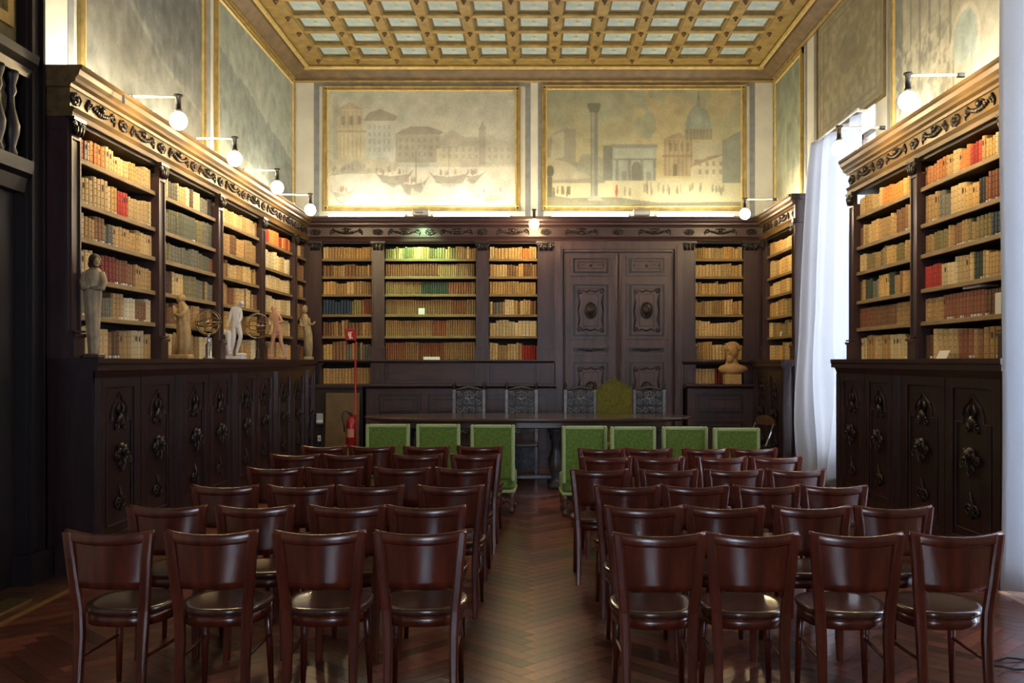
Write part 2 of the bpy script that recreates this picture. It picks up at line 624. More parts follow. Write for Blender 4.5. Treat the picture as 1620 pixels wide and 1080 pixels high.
def window(name, w, side, label):
    """casement in the right wall; w = y0, y1, z0, z1"""
    x0, x1 = WX + 0.34, WX + 0.40
    f = MB()
    t = 0.07
    f.box(x0, x1, w[0], w[0] + t, w[2], w[3])
    f.box(x0, x1, w[1] - t, w[1], w[2], w[3])
    f.box(x0, x1, w[0], w[1], w[2], w[2] + t)
    f.box(x0, x1, w[0], w[1], w[3] - t, w[3])
    o = struct(name, f, M['winframe'], label)
    mid = (w[0] + w[1]) / 2
    obj('mullion', MB().box(x0 - 0.01, x1, mid - 0.05, mid + 0.05, w[2] + t, w[3] - t), M['winframe'], o)
    for k in (1, 2, 3):
        z = w[2] + (w[3] - w[2]) * k / 4
        obj('glazing_bar', MB().box(x0 + 0.01, x1 - 0.01, w[0] + t, w[1] - t, z - 0.018, z + 0.018), M['winframe'], o)
    for a, b in ((w[0] + t, mid - 0.05), (mid + 0.05, w[1] - t)):
        for k in range(4):
            z0 = w[2] + (w[3] - w[2]) * k / 4 + 0.02
            z1 = w[2] + (w[3] - w[2]) * (k + 1) / 4 - 0.02
            obj('pane', MB().box(x0 + 0.028, x0 + 0.032, a, b, max(z0, w[2] + t), min(z1, w[3] - t)), M['glass'], o)
    return o


window('window_1', W1, 1, 'tall casement window between the right bookcases')
window('window_2', W2, 1, 'tall casement window behind the near white curtain')
for n, (a, b) in enumerate(FWIN):
    f = MB()
    y0, y1 = RY - 0.4, RY - 0.34
    for q in ((a, a + 0.07), (b - 0.07, b), ((a + b) / 2 - 0.05, (a + b) / 2 + 0.05)):
        f.box(q[0], q[1], y0, y1, 0.9, 3.7)
    f.box(a, b, y0, y1, 0.9, 0.97)
    f.box(a, b, y0, y1, 3.63, 3.7)
    f.box(a, b, y0, y1, 2.8, 2.86)
    o = struct('window_%d' % (n + 3), f, M['winframe'], 'tall window in the wall behind the audience')
    obj('pane', MB().box(a + 0.07, b - 0.07, y0 + 0.03, y0 + 0.034, 0.97, 3.63), M['glass'], o)


# painted grey bands and cream reveals on the walls (flat paint, a few millimetres of body)
def band(parent, side, a0, a1, z0, z1, m='greyband', th=0.004):
    mb = MB()
    if side == 'b':
        mb.box(a0, a1, WY - th, WY, z0, z1)
    elif side == 'l':
        mb.box(-WX, -WX + th, a0, a1, z0, z1)
    else:
        mb.box(WX - th, WX, a0, a1, z0, z1)
    return obj('painted_band', mb, M[m], parent)


def b_frame(parent, side, a0, a1, z0, z1, w):
    band(parent, side, a0, a0 + w, z0, z1)
    band(parent, side, a1 - w, a1, z0, z1)
    band(parent, side, a0 + w, a1 - w, z1 - w, z1)


b_frame(wall_back, 'b', -3.46, -0.055, 3.70, 6.00, 0.085)
b_frame(wall_back, 'b', 0.06, 3.47, 3.70, 6.00, 0.085)
band(wall_left, 'l', 7.62, 7.72, 3.6, 6.0)
band(wall_left, 'l', 10.80, 10.98, 3.6, 6.0)
band(wall_left, 'l', 14.78, 14.88, 3.6, 6.0)
band(wall_right, 'r', 13.02, 13.12, 3.6, 6.0)
band(wall_right, 'r', 12.60, 12.70, 3.6, 6.0)
band(wall_right, 'r', 9.98, 10.06, 3.6, 6.0)
band(wall_right, 'r', 14.78, 14.88, 3.6, 6.0)

# ---- ceiling: beams, coffers with blue panels, bosses at the crossings
NX, PIT = 11, 0.593
CY0 = 14.34                        # first row of bosses by the end wall
NR = 7
ceiling = struct('ceiling', MB().box(-WX, WX, RY, WY, CEIL + 0.075, CEIL + 0.6), M['ceilrecess'], 'gilded coffered ceiling with small pale blue panels')
half = NX * PIT / 2
BW = 0.068
YN = CY0 - 29 * PIT
for i in range(NX + 1):
    x = -half + i * PIT
    mb = MB()
    mb.box(x - BW, x + BW, YN, CY0 + 0.02, CEIL, CEIL + 0.08)
    mb.box(x - BW - 0.016, x + BW + 0.016, YN, CY0, CEIL + 0.018, CEIL + 0.08)
    obj('beam', mb, M['ceilwood'], ceiling)
for r in range(NR + 1):
    y = CY0 - r * PIT
    mb = MB()
    mb.box(-half, half, y - BW * 0.75, y + BW * 0.75, CEIL + 0.008, CEIL + 0.08)
    obj('cross_beam', mb, M['gold'], ceiling)
cross = MB()
far_panels = MB()
for r in range(NR + 1, 30):
    y = CY0 - r * PIT
    cross.box(-half, half, y - BW * 0.75, y + BW * 0.75, CEIL + 0.008, CEIL + 0.08)
    if r < 29:
        for i in range(NX):
            x = -half + (i + 0.5) * PIT
            far_panels.box(x - 0.17, x + 0.17, y - PIT / 2 - 0.16, y - PIT / 2 + 0.16, CEIL + 0.055, CEIL + 0.08)
o = obj('cross_beams_overhead', cross, M['gold'], ceiling)
o['kind'] = 'stuff'
o = obj('coffer_panels_overhead', far_panels, M['ceilblue'], ceiling)
o['kind'] = 'stuff'
# margins between the coffers and the crown moulding
mg = MB()
for s in (-1, 1):
    a, b = sorted((s * (half + BW), s * (WX - 0.02)))
    mg.box(a, b, RY, WY, CEIL + 0.015, CEIL + 0.08)
mg.box(-half - BW, half + BW, CY0 + 0.06, WY, CEIL + 0.015, CEIL + 0.08)
mg.box(-half - BW, half + BW, RY, YN, CEIL + 0.015, CEIL + 0.08)
obj('ceiling_margin', mg, M['ceilwood'], ceiling)
# shared coffer meshes
fr = MB()
o_ = PIT / 2 - BW
ox, oy = o_, PIT / 2 - BW * 0.75
ix, iy = 0.172, 0.155
for (z0, z1, a, b, c, d) in ((0.030, 0.038, ox, oy, ox - 0.03, oy - 0.03), (0.046, 0.052, ox - 0.03, oy - 0.03, ix, iy)):
    vs = []
    for z, x, y in ((z0, a, b), (z1, c, d)):
        vs += [(-x, -y, z), (x, -y, z), (x, y, z), (-x, y, z)]
    fr.add(vs, [(0, 4, 5, 1), (1, 5, 6, 2), (2, 6, 7, 3), (3, 7, 4, 0)])
frm = fr.mesh('coffer_frame')
frm.materials.append(M['ceilrecess'])
pn = MB().box(-ix - 0.01, ix + 0.01, -iy - 0.01, iy + 0.01, 0.05, 0.07).mesh('coffer_panel')
pn.materials.append(M['ceilblue'])
rs = MB()
for k in range(6):
    a = k * PI / 3
    rs.ell((0.022 * math.cos(a), 0.022 * math.sin(a), 0.049), (0.013, 0.013, 0.006), 6, 4)
rs.ell((0, 0, 0.047), (0.010, 0.010, 0.008), 6, 4)
rsm = rs.mesh('panel_flower')
rsm.materials.append(M['goldlight'])
bo = MB()
bo.smooth = True
bo.lathe([(0.001, -0.058), (0.011, -0.052), (0.019, -0.038), (0.014, -0.028), (0.032, -0.022), (0.038, -0.010), (0.030, 0.0)], 10)
bom = bo.mesh('boss')
bom.materials.append(M['bossmat'])
for r in range(NR):
    for i in range(NX):
        c = (-half + (i + 0.5) * PIT, CY0 - (r + 0.5) * PIT, CEIL)
        p = new('coffer_frame', frm, ceiling, c)
        q = new('coffer_panel', pn, ceiling, c)
        new('panel_flower', rsm, q)
for r in range(NR + 1):
    for i in range(NX + 1):
        new('boss', bom, ceiling, (-half + i * PIT, CY0 - r * PIT, CEIL))

# ---- crown moulding round the top of the walls
CZ = CEIL - 0.17


def crown(name, axis, pos, sgn, a0, a1):
    # profile: distance from the wall, height
    body = [(0, CZ), (0.03, CZ), (0.05, CZ + 0.03), (0.11, CZ + 0.05), (0.20, CZ + 0.12), (0.24, CZ + 0.19), (0.24, CZ + 0.24), (0, CZ + 0.24)]
    gl = [(0.235, CZ + 0.125), (0.275, CZ + 0.125), (0.285, CZ + 0.15), (0.275, CZ + 0.175), (0.235, CZ + 0.175)]
    g2 = [(0.025, CZ - 0.015), (0.05, CZ - 0.008), (0.055, CZ + 0.014), (0.025, CZ + 0.02)]

    def P(pf):
        mb = MB()
        if axis == 'x':        # runs along x, wall at y = pos
            mb.prism([(pos + sgn * d, z) for d, z in pf], a0, a1, 'x')
        else:
            mb.prism([(pos + sgn * d, z) for d, z in pf], a0, a1, 'y')
        return mb
    o = struct(name, P(body), M['crown'], 'brown crown moulding with gilded beads under the ceiling')
    obj('gilded_bead', P(gl), M['goldlight'], o)
    obj('gilded_bead', P(g2), M['gold'], o)


crown('trim_1', 'y', -WX, 1, RY, WY - 0.2)
crown('trim_2', 'x', WY, -1, -WX, WX)
crown('trim_3', 'y', WX, -1, RY, WY - 0.2)

# ---- wooden portal with a gallery in the left wall, nearest the camera
pt = thing('carved_portal', 'near-black carved wooden portal with gallery at the left edge', 'portal', (-WX + 0.022, -0.15, 0))
mb = MB()
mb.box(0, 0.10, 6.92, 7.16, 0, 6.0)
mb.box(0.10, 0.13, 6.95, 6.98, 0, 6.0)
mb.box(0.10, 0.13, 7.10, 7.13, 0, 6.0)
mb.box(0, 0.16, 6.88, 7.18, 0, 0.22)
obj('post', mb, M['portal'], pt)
mb = MB()
mb.box(0, 0.10, 5.0, 5.2, 0, 6.0)
mb.box(0, 0.16, 4.98, 5.22, 0, 0.22)
obj('post', mb, M['portal'], pt)
mb = MB()
mb.prism([(0, 2.80), (0.09, 2.80), (0.11, 2.90), (0.15, 2.93), (0.16, 3.02), (0, 3.02)], 5.2, 6.92, 'y')
obj('lower_moulding', mb, M['portal'], pt)
mb = MB()
mb.prism([(0, 3.62), (0.11, 3.62), (0.13, 3.68), (0.17, 3.72), (0.18, 3.78), (0, 3.78)], 5.0, 6.96, 'y')
obj('upper_moulding', mb, M['portal'], pt)
bl = MB()
bl.smooth = True
bl.lathe([(0.03, 0), (0.045, 0.03), (0.03, 0.07), (0.055, 0.16), (0.06, 0.22), (0.028, 0.34), (0.022, 0.42), (0.04, 0.46), (0.03, 0.50), (0.05, 0.57), (0.05, 0.60)], 12)
blm = bl.mesh('baluster')
blm.materials.append(M['portal'])
for k in range(9):
    new('baluster', blm, pt, (0.085, 5.35 + k * 0.175, 3.02))
obj('dark_opening_sheet', MB().box(0.0, 0.02, 5.2, 6.92, 0.0, 2.8), M['portal'], pt)  # flat near-black sheet standing in for the shaded opening
obj('gallery_back', MB().box(0.0, 0.02, 5.2, 6.92, 3.02, 3.62), M['portal'], pt)
mb = MB().box(0.0, 0.03, 5.2, 6.92, 3.78, 6.0)
obj('upper_panel', mb, M['ceilrecess'], pt)
mb = MB()
mb.box(0.03, 0.06, 6.76, 6.84, 3.95, 6.0)
mb.box(0.03, 0.06, 5.3, 6.76, 3.95, 4.03)
obj('gilded_moulding', mb, M['gold'], pt)
tag(obj('floor_grille', MB().box(-3.52, -3.36, 5.7, 6.35, 0.0, 0.012), M['brass']), 'flat brass plate on the floor before the dark portal', 'floor plate')


# ================================================================== BOOKCASES
def face_out(mb_fn):
    return mb_fn


# ---- shared carved pieces (built facing -y, in the x-z plane)
def mask_mesh():
    b = MB()
    b.smooth = True
    b.ell((0, -0.012, 0), (0.062, 0.022, 0.072), 12, 6)
    b.ell((0, -0.035, 0.012), (0.036, 0.024, 0.045), 10, 6)
    b.ell((0, -0.058, -0.012), (0.020, 0.018, 0.018), 8, 5)
    for s in (-1, 1):
        b.ell((s * 0.017, -0.054, 0.020), (0.007, 0.006, 0.006), 6, 4)
        b.ell((s * 0.040, -0.030, 0.048), (0.014, 0.010, 0.014), 6, 4)
        b.spiral(s * 0.075, -0.012, -0.03, 0.035, 1.3, 0.010, PI / 2, -s)
        b.tube([(s * 0.03, -0.012, -0.06), (s * 0.05, -0.014, -0.10), (s * 0.02, -0.012, -0.135), (0, -0.012, -0.16)], [0.014, 0.012, 0.009, 0.004], 6)
    b.tube([(0.034 * math.cos(a), -0.066 + 0.01 * math.sin(a), -0.048 + 0.034 * math.sin(a)) for a in [2 * PI * i / 14 for i in range(14)]], 0.006, 5, True)
    return b.mesh('mask')


MASK = mask_mesh()
MASK.materials.append(M['carving'])


def arch_pts(w, z0, zs, za, y):
    """ogee-topped panel outline: width w, bottom z0, shoulder zs, apex za"""
    h = w / 2
    pts = [(-h, y, z0), (-h, y, zs)]
    pts += [(-h * 0.62, y, zs), (-h * 0.62, y, zs + (za - zs) * 0.25), (-h * 0.50, y, zs + (za - zs) * 0.55), (-h * 0.18, y, zs + (za - zs) * 0.78), (0, y, za)]
    r = [(-x, yy, z) for x, yy, z in pts[::-1][1:]]
    return pts + r


def door_meshes(w, z0, z1):
    d = MB()
    t = 0.075
    d.box(-w / 2, w / 2, 0.012, 0.03, z0, z1)
    d.box(-w / 2, -w / 2 + t, -0.006, 0.012, z0, z1)
    d.box(w / 2 - t, w / 2, -0.006, 0.012, z0, z1)
    d.box(-w / 2 + t, w / 2 - t, -0.006, 0.012, z0, z0 + t)
    d.box(-w / 2 + t, w / 2 - t, -0.006, 0.012, z1 - t, z1)
    me = d.mesh('door')
    me.materials.append(M['lowwood'])
    mo = MB()
    iw = w - 2 * t
    mo.tube([(-iw / 2, 0.004, z0 + t), (iw / 2, 0.004, z0 + t), (iw / 2, 0.004, z1 - t), (-iw / 2, 0.004, z1 - t)], 0.013, 6, True)
    mo.tube(arch_pts(iw - 0.10, z0 + t + 0.07, z1 - 0.34, z1 - t - 0.05, 0.006), 0.012, 6, True)
    mm = mo.mesh('panel_moulding')
    mm.materials.append(M['lowwood'])
    cr = MB()
    cr.smooth = True
    zc = z1 - 0.33
    cr.ell((0, 0.0, zc), (0.045, 0.02, 0.05), 10, 5)
    for s in (-1, 1):
        cr.spiral(s * 0.06, 0.0, zc - 0.05, 0.035, 1.2, 0.010, PI / 2, s)
        cr.tube([(s * 0.02, 0, zc + 0.03), (s * 0.05, -0.004, zc + 0.09), (s * 0.02, 0, zc + 0.13)], [0.012, 0.012, 0.004], 6)
    cm = cr.mesh('crest_carving')
    cm.materials.append(M['carving'])
    cr = MB()
    cr.smooth = True
    zb = z0 + 0.30
    cr.spiral(-0.04, 0.0, zb, 0.05, 1.4, 0.011, 0, 1)
    cr.spiral(0.04, 0.0, zb, 0.05, 1.4, 0.011, PI, -1)
    cr.tube([(0, 0, zb - 0.06), (0.02, -0.004, zb + 0.05), (-0.02, 0, zb + 0.14)], [0.013, 0.012, 0.004], 6)
    cf = cr.mesh('foot_carving')
    cf.materials.append(M['carving'])
    return me, mm, cm, cf


def swag_mesh(w):
    b = MB()
    b.smooth = True
    n = 13
    for i in range(n):
        t = i / (n - 1)
        x = -w / 2 + w * t
        z = -0.048 * math.sin(PI * t) + 0.03
        r = 0.012 + 0.012 * math.sin(PI * t)
        b.ell((x, -0.010, z), (w / n * 0.62, 0.018, r), 7, 4)
    for s in (-1, 1):
        b.spiral(s * w * 0.5, -0.008, 0.012, 0.036, 1.4, 0.011, PI / 2, s, 12)
        b.tube([(s * w * 0.52, -0.008, 0.03), (s * w * 0.58, -0.01, -0.01), (s * w * 0.55, -0.008, -0.05)], [0.010, 0.014, 0.004], 5)
        b.tube([(s * w * 0.18, -0.008, 0.035), (s * w * 0.09, -0.014, 0.045), (0, -0.01, 0.03)], [0.006, 0.013, 0.010], 5)
    b.ell((0, -0.016, 0.026), (0.034, 0.026, 0.034), 9, 5)
    return b.mesh('swag_carving')


def rosette_mesh():
    b = MB()
    b.smooth = True
    for k in range(8):
        a = k * PI / 4
        b.ell((0.034 * math.cos(a), -0.008, 0.034 * math.sin(a)), (0.020, 0.012, 0.020), 6, 4)
    b.ell((0, -0.018, 0), (0.022, 0.018, 0.022), 8, 5)
    for s in (-1, 1):
        b.tube([(s * 0.05, -0.008, 0.04), (s * 0.075, -0.012, 0.0), (s * 0.05, -0.008, -0.04)], [0.005, 0.012, 0.005], 5)
    return b.mesh('rosette_carving')


SWAG = swag_mesh(0.42)
ROS = rosette_mesh()
for me in (SWAG, ROS):
    me.materials.append(M['carving'])


def capital_mesh(w):
    b = MB()
    b.box(-w / 2 - 0.02, w / 2 + 0.02, -0.045, 0.03, 0.105, 0.13)
    b.box(-w / 2, w / 2, -0.015, 0.03, 0.0, 0.11)
    b.smooth = True
    for s in (-1, 1):
        b.spiral(s * w * 0.40, -0.028, 0.072, 0.032, 1.5, 0.012, 0 if s > 0 else PI, s, 12)
    for s in (-1, 0, 1):
        b.tube([(s * w * 0.3, -0.02, 0.0), (s * w * 0.3, -0.036, 0.045), (s * w * 0.34, -0.05, 0.065)], [0.018, 0.018, 0.006], 6)
    b.ell((0, -0.032, 0.092), (0.02, 0.018, 0.02), 8, 5)
    return b.mesh('capital')


def pilaster_mesh(w, z0, z1):
    b = MB()
    b.box(-w / 2, w / 2, 0.0, 0.30, z0, z1)
    b.box(-w / 2, -w / 2 + 0.018, -0.014, 0.0, z0, z1)
    b.box(w / 2 - 0.018, w / 2, -0.014, 0.0, z0, z1)
    b.box(-w / 2 + 0.018, w / 2 - 0.018, -0.014, 0.0, z1 - 0.03, z1)
    return b.mesh('pilaster')


PWD = 0.15
PIL = pilaster_mesh(PWD, CT, STOP - 0.13)
PIL.materials.append(M['wood'])
CAP = capital_mesh(PWD)
CAP.materials.append(M['carving'])
PBASE = MB()
PBASE.box(-PWD / 2 - 0.012, PWD / 2 + 0.012, -0.035, 0.0, 0.0, 0.16)
PBASE.box(-PWD / 2 - 0.02, PWD / 2 + 0.02, -0.05, 0.0, 0.16, 0.185)
PBASE.box(-PWD / 2 - 0.012, PWD / 2 + 0.012, -0.042, 0.0, 0.195, 0.21)
PBASE = PBASE.mesh('pilaster_base')
PBASE.materials.append(M['wood'])

BOOKS = []     # (matrix of the unit, x0, x1, shelf z, gap height, depth y, bay phrase, shelf number, palette)


def bay(name, label, loc, rz, w, cat='bookcase', depth=0.29, shelves=SH, top=STOP, left_pil=True, right_pil=False, base=True, group=None, pals=None, phrase='', thick=0.055, skip=()):
    # loc is the middle of the first pilaster; the unit runs from that pilaster's outer edge
    hp_ = PWD / 2
    loc = (loc[0] - math.cos(rz) * hp_, loc[1] - math.sin(rz) * hp_, loc[2])
    t = thing(name, label, cat, loc, rz, group)
    a = PWD
    mb = MB().box(PWD, w, depth - 0.012, depth, shelves[0] - 0.0, top)
    obj('back_panel', mb, M['shelfin'], t)
    for x, on in ((hp_, left_pil), (w + hp_, right_pil)):
        if on:
            p = new('pilaster', PIL, t, (x, 0, 0))
            new('capital', CAP, t, (x, 0, STOP - 0.13))
            if base:
                new('pilaster_base', PBASE, t, (x, 0, CT))
    obj('top_board', MB().box(a, w, 0.02, depth, top - 0.03, top), M['shelfin'], t)
    for k, z in enumerate(shelves):
        if k > 0:
            s = obj('shelf', MB().box(a, w, 0.034, depth - 0.012, z - 0.034, z), M['shelfin'], t)
            obj('shelf_edge', MB().cbox(a, w, 0.018, 0.034, z - 0.036, z + 0.003, 0.004), M['edge'], s)
        nxt = shelves[k + 1] - 0.034 if k + 1 < len(shelves) else top - 0.03
        n_from_top = len(shelves) - 1 - k
        pal = (pals or {}).get(n_from_top, (pals or {}).get('*', 'tan'))
        if n_from_top not in skip:
            BOOKS.append((loc, rz, a + 0.006, w - 0.006, z, nxt - z, 0.045, phrase, n_from_top, pal, thick))
    return t


DOORW = 0.655
DM, DMO, DCA, DCF = door_meshes(DOORW, 0.17, 1.47)


def lower_unit(name, label, loc, rz, w, doors=2, group=None, depth=0.46, ends=()):
    t = thing(name, label, 'cabinet', loc, rz, group)
    mb = MB()
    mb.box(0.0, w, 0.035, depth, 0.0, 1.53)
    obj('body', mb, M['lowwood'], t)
    mb = MB()
    mb.prism([(-0.045, 0.0), (0.035, 0.0), (0.035, 0.16), (-0.01, 0.16), (-0.02, 0.13), (-0.045, 0.12)], 0.0, w, 'x')
    obj('plinth', mb, M['lowwood_x'], t)
    for x0, x1 in ((0.0, 0.085), (w - 0.085, w)):
        mb = MB()
        mb.box(x0, x1, -0.005, 0.035, 0.16, 1.49)
        xm = (x0 + x1) / 2
        for dx in (-0.028, 0.0, 0.028):
            mb.tube([(xm + dx, -0.005, 0.2), (xm + dx, -0.005, 1.47)], 0.009, 6)
        obj('fluted_strip', mb, M['lowwood'], t)
    mb = MB()
    mb.prism([(0.035, 1.47), (-0.004, 1.47), (-0.010, 1.49), (-0.016, 1.505), (-0.03, 1.53), (0.035, 1.53)], 0.0, w, 'x')
    obj('top_rail', mb, M['lowwood_x'], t)
    span = (w - 0.17) / doors
    for k in range(doors):
        xc = 0.085 + span * (k + 0.5)
        d = new('door', DM, t, (xc, 0.005, 0))
        sx = (span - 0.012) / DOORW
        d.scale = (sx, 1, 1)
        new('panel_moulding', DMO, d)
        new('crest_carving', DCA, d)
        new('foot_carving', DCF, d)
        new('mask_handle', MASK, d, (0, 0, 0.88))
    for e in ends:
        x = 0.0 if e == 0 else w
        s = -1 if e == 0 else 1
        mb = MB()
        for q in ((0.0, 0.06), (0.20, 0.26), (depth - 0.06, depth)):
            a, b = sorted((x, x + s * 0.018))
            mb.box(a, b, q[0] + 0.0, q[1], 0.0, 1.53)
        for z0, z1 in ((0.0, 0.2), (1.44, 1.53)):
            a, b = sorted((x, x + s * 0.016))
            mb.box(a, b, 0.0, depth, z0, z1)
        obj('end_panel_frame', mb, M['lowwood'], t)
    return t


def worktop(label, loc, rz, length, depth=0.485):
    mb = MB()
    mb.prism([(0.0, CT), (0.0, CT - 0.035), (0.008, CT - 0.05), (0.008, CT - 0.09), (depth, CT - 0.09), (depth, CT)], 0.0, length, 'x')
    o = obj('worktop', mb, M['lowwood_x'], None, loc, rz)
    return tag(o, label, 'worktop')


def cornice(label, loc, rz, length, motifs, over=0.06, m='lamplit_wood'):
    """entablature over the bookcases, local y = 0 is the pilaster face; over = overhang past the ends"""
    t = thing('carved_cornice', label, 'cornice', loc, rz)
    z = STOP
    mb = MB()
    mb.prism([(0.30, z), (-0.015, z), (-0.025, z + 0.03), (-0.02, z + 0.035), (-0.04, z + 0.065), (-0.02, z + 0.075), (0.30, z + 0.075)], -over * 0.4, length + over * 0.4, 'x')
    obj('architrave', mb, M[m], t)
    mb = MB()
    mb.box(-over * 0.3, length + over * 0.3, 0.0, 0.30, z + 0.075, z + 0.215)
    fz = obj('frieze', mb, M[m], t)
    mb = MB()
    mb.prism([(0.30, z + 0.215), (-0.02, z + 0.215), (-0.03, z + 0.235), (-0.06, z + 0.25), (-0.062, z + 0.275), (-0.085, z + 0.30), (-0.095, z + 0.335), (-0.11, z + 0.345), (-0.11, z + 0.37), (0.30, z + 0.37)], -over, length + over, 'x')
    obj('crown_moulding', mb, M[m], t)
    for kind, x in motifs:
        if kind == 's':
            new('swag_carving', SWAG, fz, (x, 0, z + 0.145))
        else:
            new('rosette_carving', ROS, fz, (x, 0, z + 0.145))
    return t


# ---- left wall
LB = 1.645
LY = [7.12 + LB * k for k in range(5)]
W4 = ['front', 'second', 'third', 'fourth']
PAL_L = [
    {0: 'redcream', 1: 'vellumred', 2: 'creambrown', 3: 'labelled', 4: 'darkmix', 5: 'bigtan'},
    {0: 'greycream', 1: 'greygreen', 2: 'greygreen2', 3: 'darkgrid', 4: 'tanbrown', 5: 'bigtan'},
    {0: 'vellum', 1: 'tan', 2: 'tanbrown', 3: 'redbrown', 4: 'tan', 5: 'bigtan'},
    {0: 'orange', 1: 'whitelabel', 2: 'whitelabel', 3: 'whitelabel', 4: 'vellum', 5: 'bigtan'},
]
for k in range(4):
    bay('bookcase', 'dark walnut bookcase bay full of old books, %s from the camera on the left wall' % ('nearest' if k == 0 else W4[k]),
        (-UF, LY[k], 0), LEFT, LB, pals=PAL_L[k], phrase='%s bay on left wall' % W4[k], group='left wall bookcase bays', thick=0.058)
bay('bookcase', 'narrow dark bookcase bay in the far left corner', (-UF, LY[4], 0), LEFT, BF - LY[4] + 0.05, pals={'*': 'tanbrown'},
    phrase='corner bay on left wall', group='left wall bookcase bays')
for k in range(4):
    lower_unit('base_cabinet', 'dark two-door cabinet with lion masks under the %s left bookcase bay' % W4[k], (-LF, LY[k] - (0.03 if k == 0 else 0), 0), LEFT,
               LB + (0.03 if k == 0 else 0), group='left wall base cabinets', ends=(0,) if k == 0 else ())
lower_unit('base_cabinet', 'narrow dark cabinet in the far left corner under the worktop', (-LF, LY[4], 0), LEFT, 14.2 - LY[4], doors=1, group='left wall base cabinets')
worktop('long dark walnut worktop carrying statues along the left wall', (-CF, LY[0] - 0.07, 0), LEFT, 14.22 - LY[0] + 0.07)
mot = []
for k in range(5):
    mot.append(('r', k * LB))
    if k < 4:
        mot += [('s', k * LB + 0.42), ('r', k * LB + LB / 2), ('s', k * LB + 1.225)]
mot.append(('s', 4 * LB + 0.38))
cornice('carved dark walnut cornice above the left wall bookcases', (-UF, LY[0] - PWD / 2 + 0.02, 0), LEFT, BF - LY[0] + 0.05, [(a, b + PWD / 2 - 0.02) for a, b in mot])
# closing side of the left bookcase seen from the camera
e = thing('bookcase_end', 'tall dark panelled end of the left bookcase by the portal', 'bookcase', (-WX, LY[0] - PWD / 2, 0))
obj('side_panel', MB().box(0.0, WX - UF - 0.002, -0.012, 0.0, CT, STOP), M['wood'], e)
mb = MB()
for a, b in ((0.02, 0.07), (WX - UF - 0.03, WX - UF - 0.004)):
    mb.box(a, b, -0.026, -0.012, CT, STOP - 0.02)
mb.box(0.07, WX - UF - 0.03, -0.026, -0.012, STOP - 0.10, STOP - 0.02)
obj('moulding', mb, M['wood'], e)

# ---- right wall, near block of two bays
RB = 1.69
RY0 = 10.28
PAL_R = [
    {0: 'yellowtan', 1: 'tanbrown', 2: 'olivetan', 3: 'brownmix', 4: 'brownset', 5: 'bigcream'},
    {0: 'orangemix', 1: 'greycream2', 2: 'olivebrown', 3: 'redcreamgreen', 4: 'brownset', 5: 'bigmix'},
]
RN = ['farther', 'nearer']
for k in range(2):
    bay('bookcase', 'dark walnut bookcase bay on the right wall, %s of the two beside the window' % RN[k], (UF, RY0 - RB * k, 0), RIGHT, RB,
        pals=PAL_R[k], right_pil=(k == 1), phrase='%s bay on right wall' % RN[k], group='right wall bookcase bays', thick=0.058)
    lower_unit('base_cabinet', 'dark two-door cabinet with lion masks under the %s right bookcase bay' % RN[k], (LF, RY0 + 0.02 - RB * k - (0.02 if k else 0), 0), RIGHT,
               RB + (0.02 if k == 0 else 0.30), group='right wall base cabinets')
worktop('dark walnut worktop along the near right bookcases', (CF, RY0 + 0.09, 0), RIGHT, 2 * RB + 0.40)
mot = []
for k in range(3):
    mot.append(('r', k * RB))
    if k < 2:
        mot += [('s', k * RB + 0.43), ('r', k * RB + RB / 2), ('s', k * RB + 1.26)]
cornice('carved dark walnut cornice above the near right bookcases', (UF, RY0 + PWD / 2, 0), RIGHT, 2 * RB + PWD, [(a, b + PWD / 2) for a, b in mot])

# ---- right wall, far block in the corner
FB = 1.62
FY = 14.19
bay('bookcase', 'dark walnut bookcase bay in the far right corner beyond the window', (UF, FY, 0), RIGHT, FB, pals={'*': 'vellumtan', 3: 'olivetan', 4: 'olivetan'}, right_pil=True,
    phrase='corner bay on right wall', group='right wall bookcase bays')
bay('bookcase', 'sliver of dark bookcase in the far right corner', (UF, BF - 0.02, 0), RIGHT, BF - 0.02 - FY, pals={'*': 'vellumtan'}, left_pil=False,
    phrase='narrow corner bay on right wall', group='right wall bookcase bays')
lower_unit('base_cabinet', 'dark two-door cabinet in the far right corner beside the curtain', (LF, 14.2, 0), RIGHT, 14.2 - 12.5, group='right wall base cabinets')
worktop('short dark worktop in the far right corner', (CF, 14.22, 0), RIGHT, 14.22 - 12.46)
cornice('short carved cornice in the far right corner beyond the window', (UF, BF + 0.02, 0), RIGHT, BF - FY + FB + PWD / 2 + 0.02,
        [('s', 0.5), ('r', 0.95), ('s', 1.4), ('r', BF - FY + FB + 0.02)])
e = thing('corner_post', 'tall dark post ending the far right bookcase beside the white curtain', 'post', (UF, FY - FB - PWD / 2 - 0.003, 0))
mb = MB()
mb.box(-0.03, WX - UF, -0.06, -0.002, 0.0, STOP)
mb.box(-0.06, WX - UF, -0.09, -0.002, STOP, STOP + 0.05)
mb.box(-0.03, WX - UF, -0.07, -0.002, STOP + 0.05, STOP + 0.30)
mb.box(-0.09, WX - UF, -0.11, -0.062, STOP + 0.30, STOP + 0.37)
obj('post_shaft', mb, M['wood'], e)
obj('post_collar', MB().box(-0.18, WX - UF, -0.075, -0.062, CT - 0.06, CT), M['wood'], e)

# ---- end wall
BSH = [1.622, 1.98, 2.31, 2.62, 2.89, 3.16]
BSH2 = [1.255] + BSH
XB = [(-3.425, -3.235), (-2.475, -2.28), (-0.886, -0.69), (0.05, 0.31), (2.26, 2.46), (3.19, 3.43)]   # pilasters of the end wall


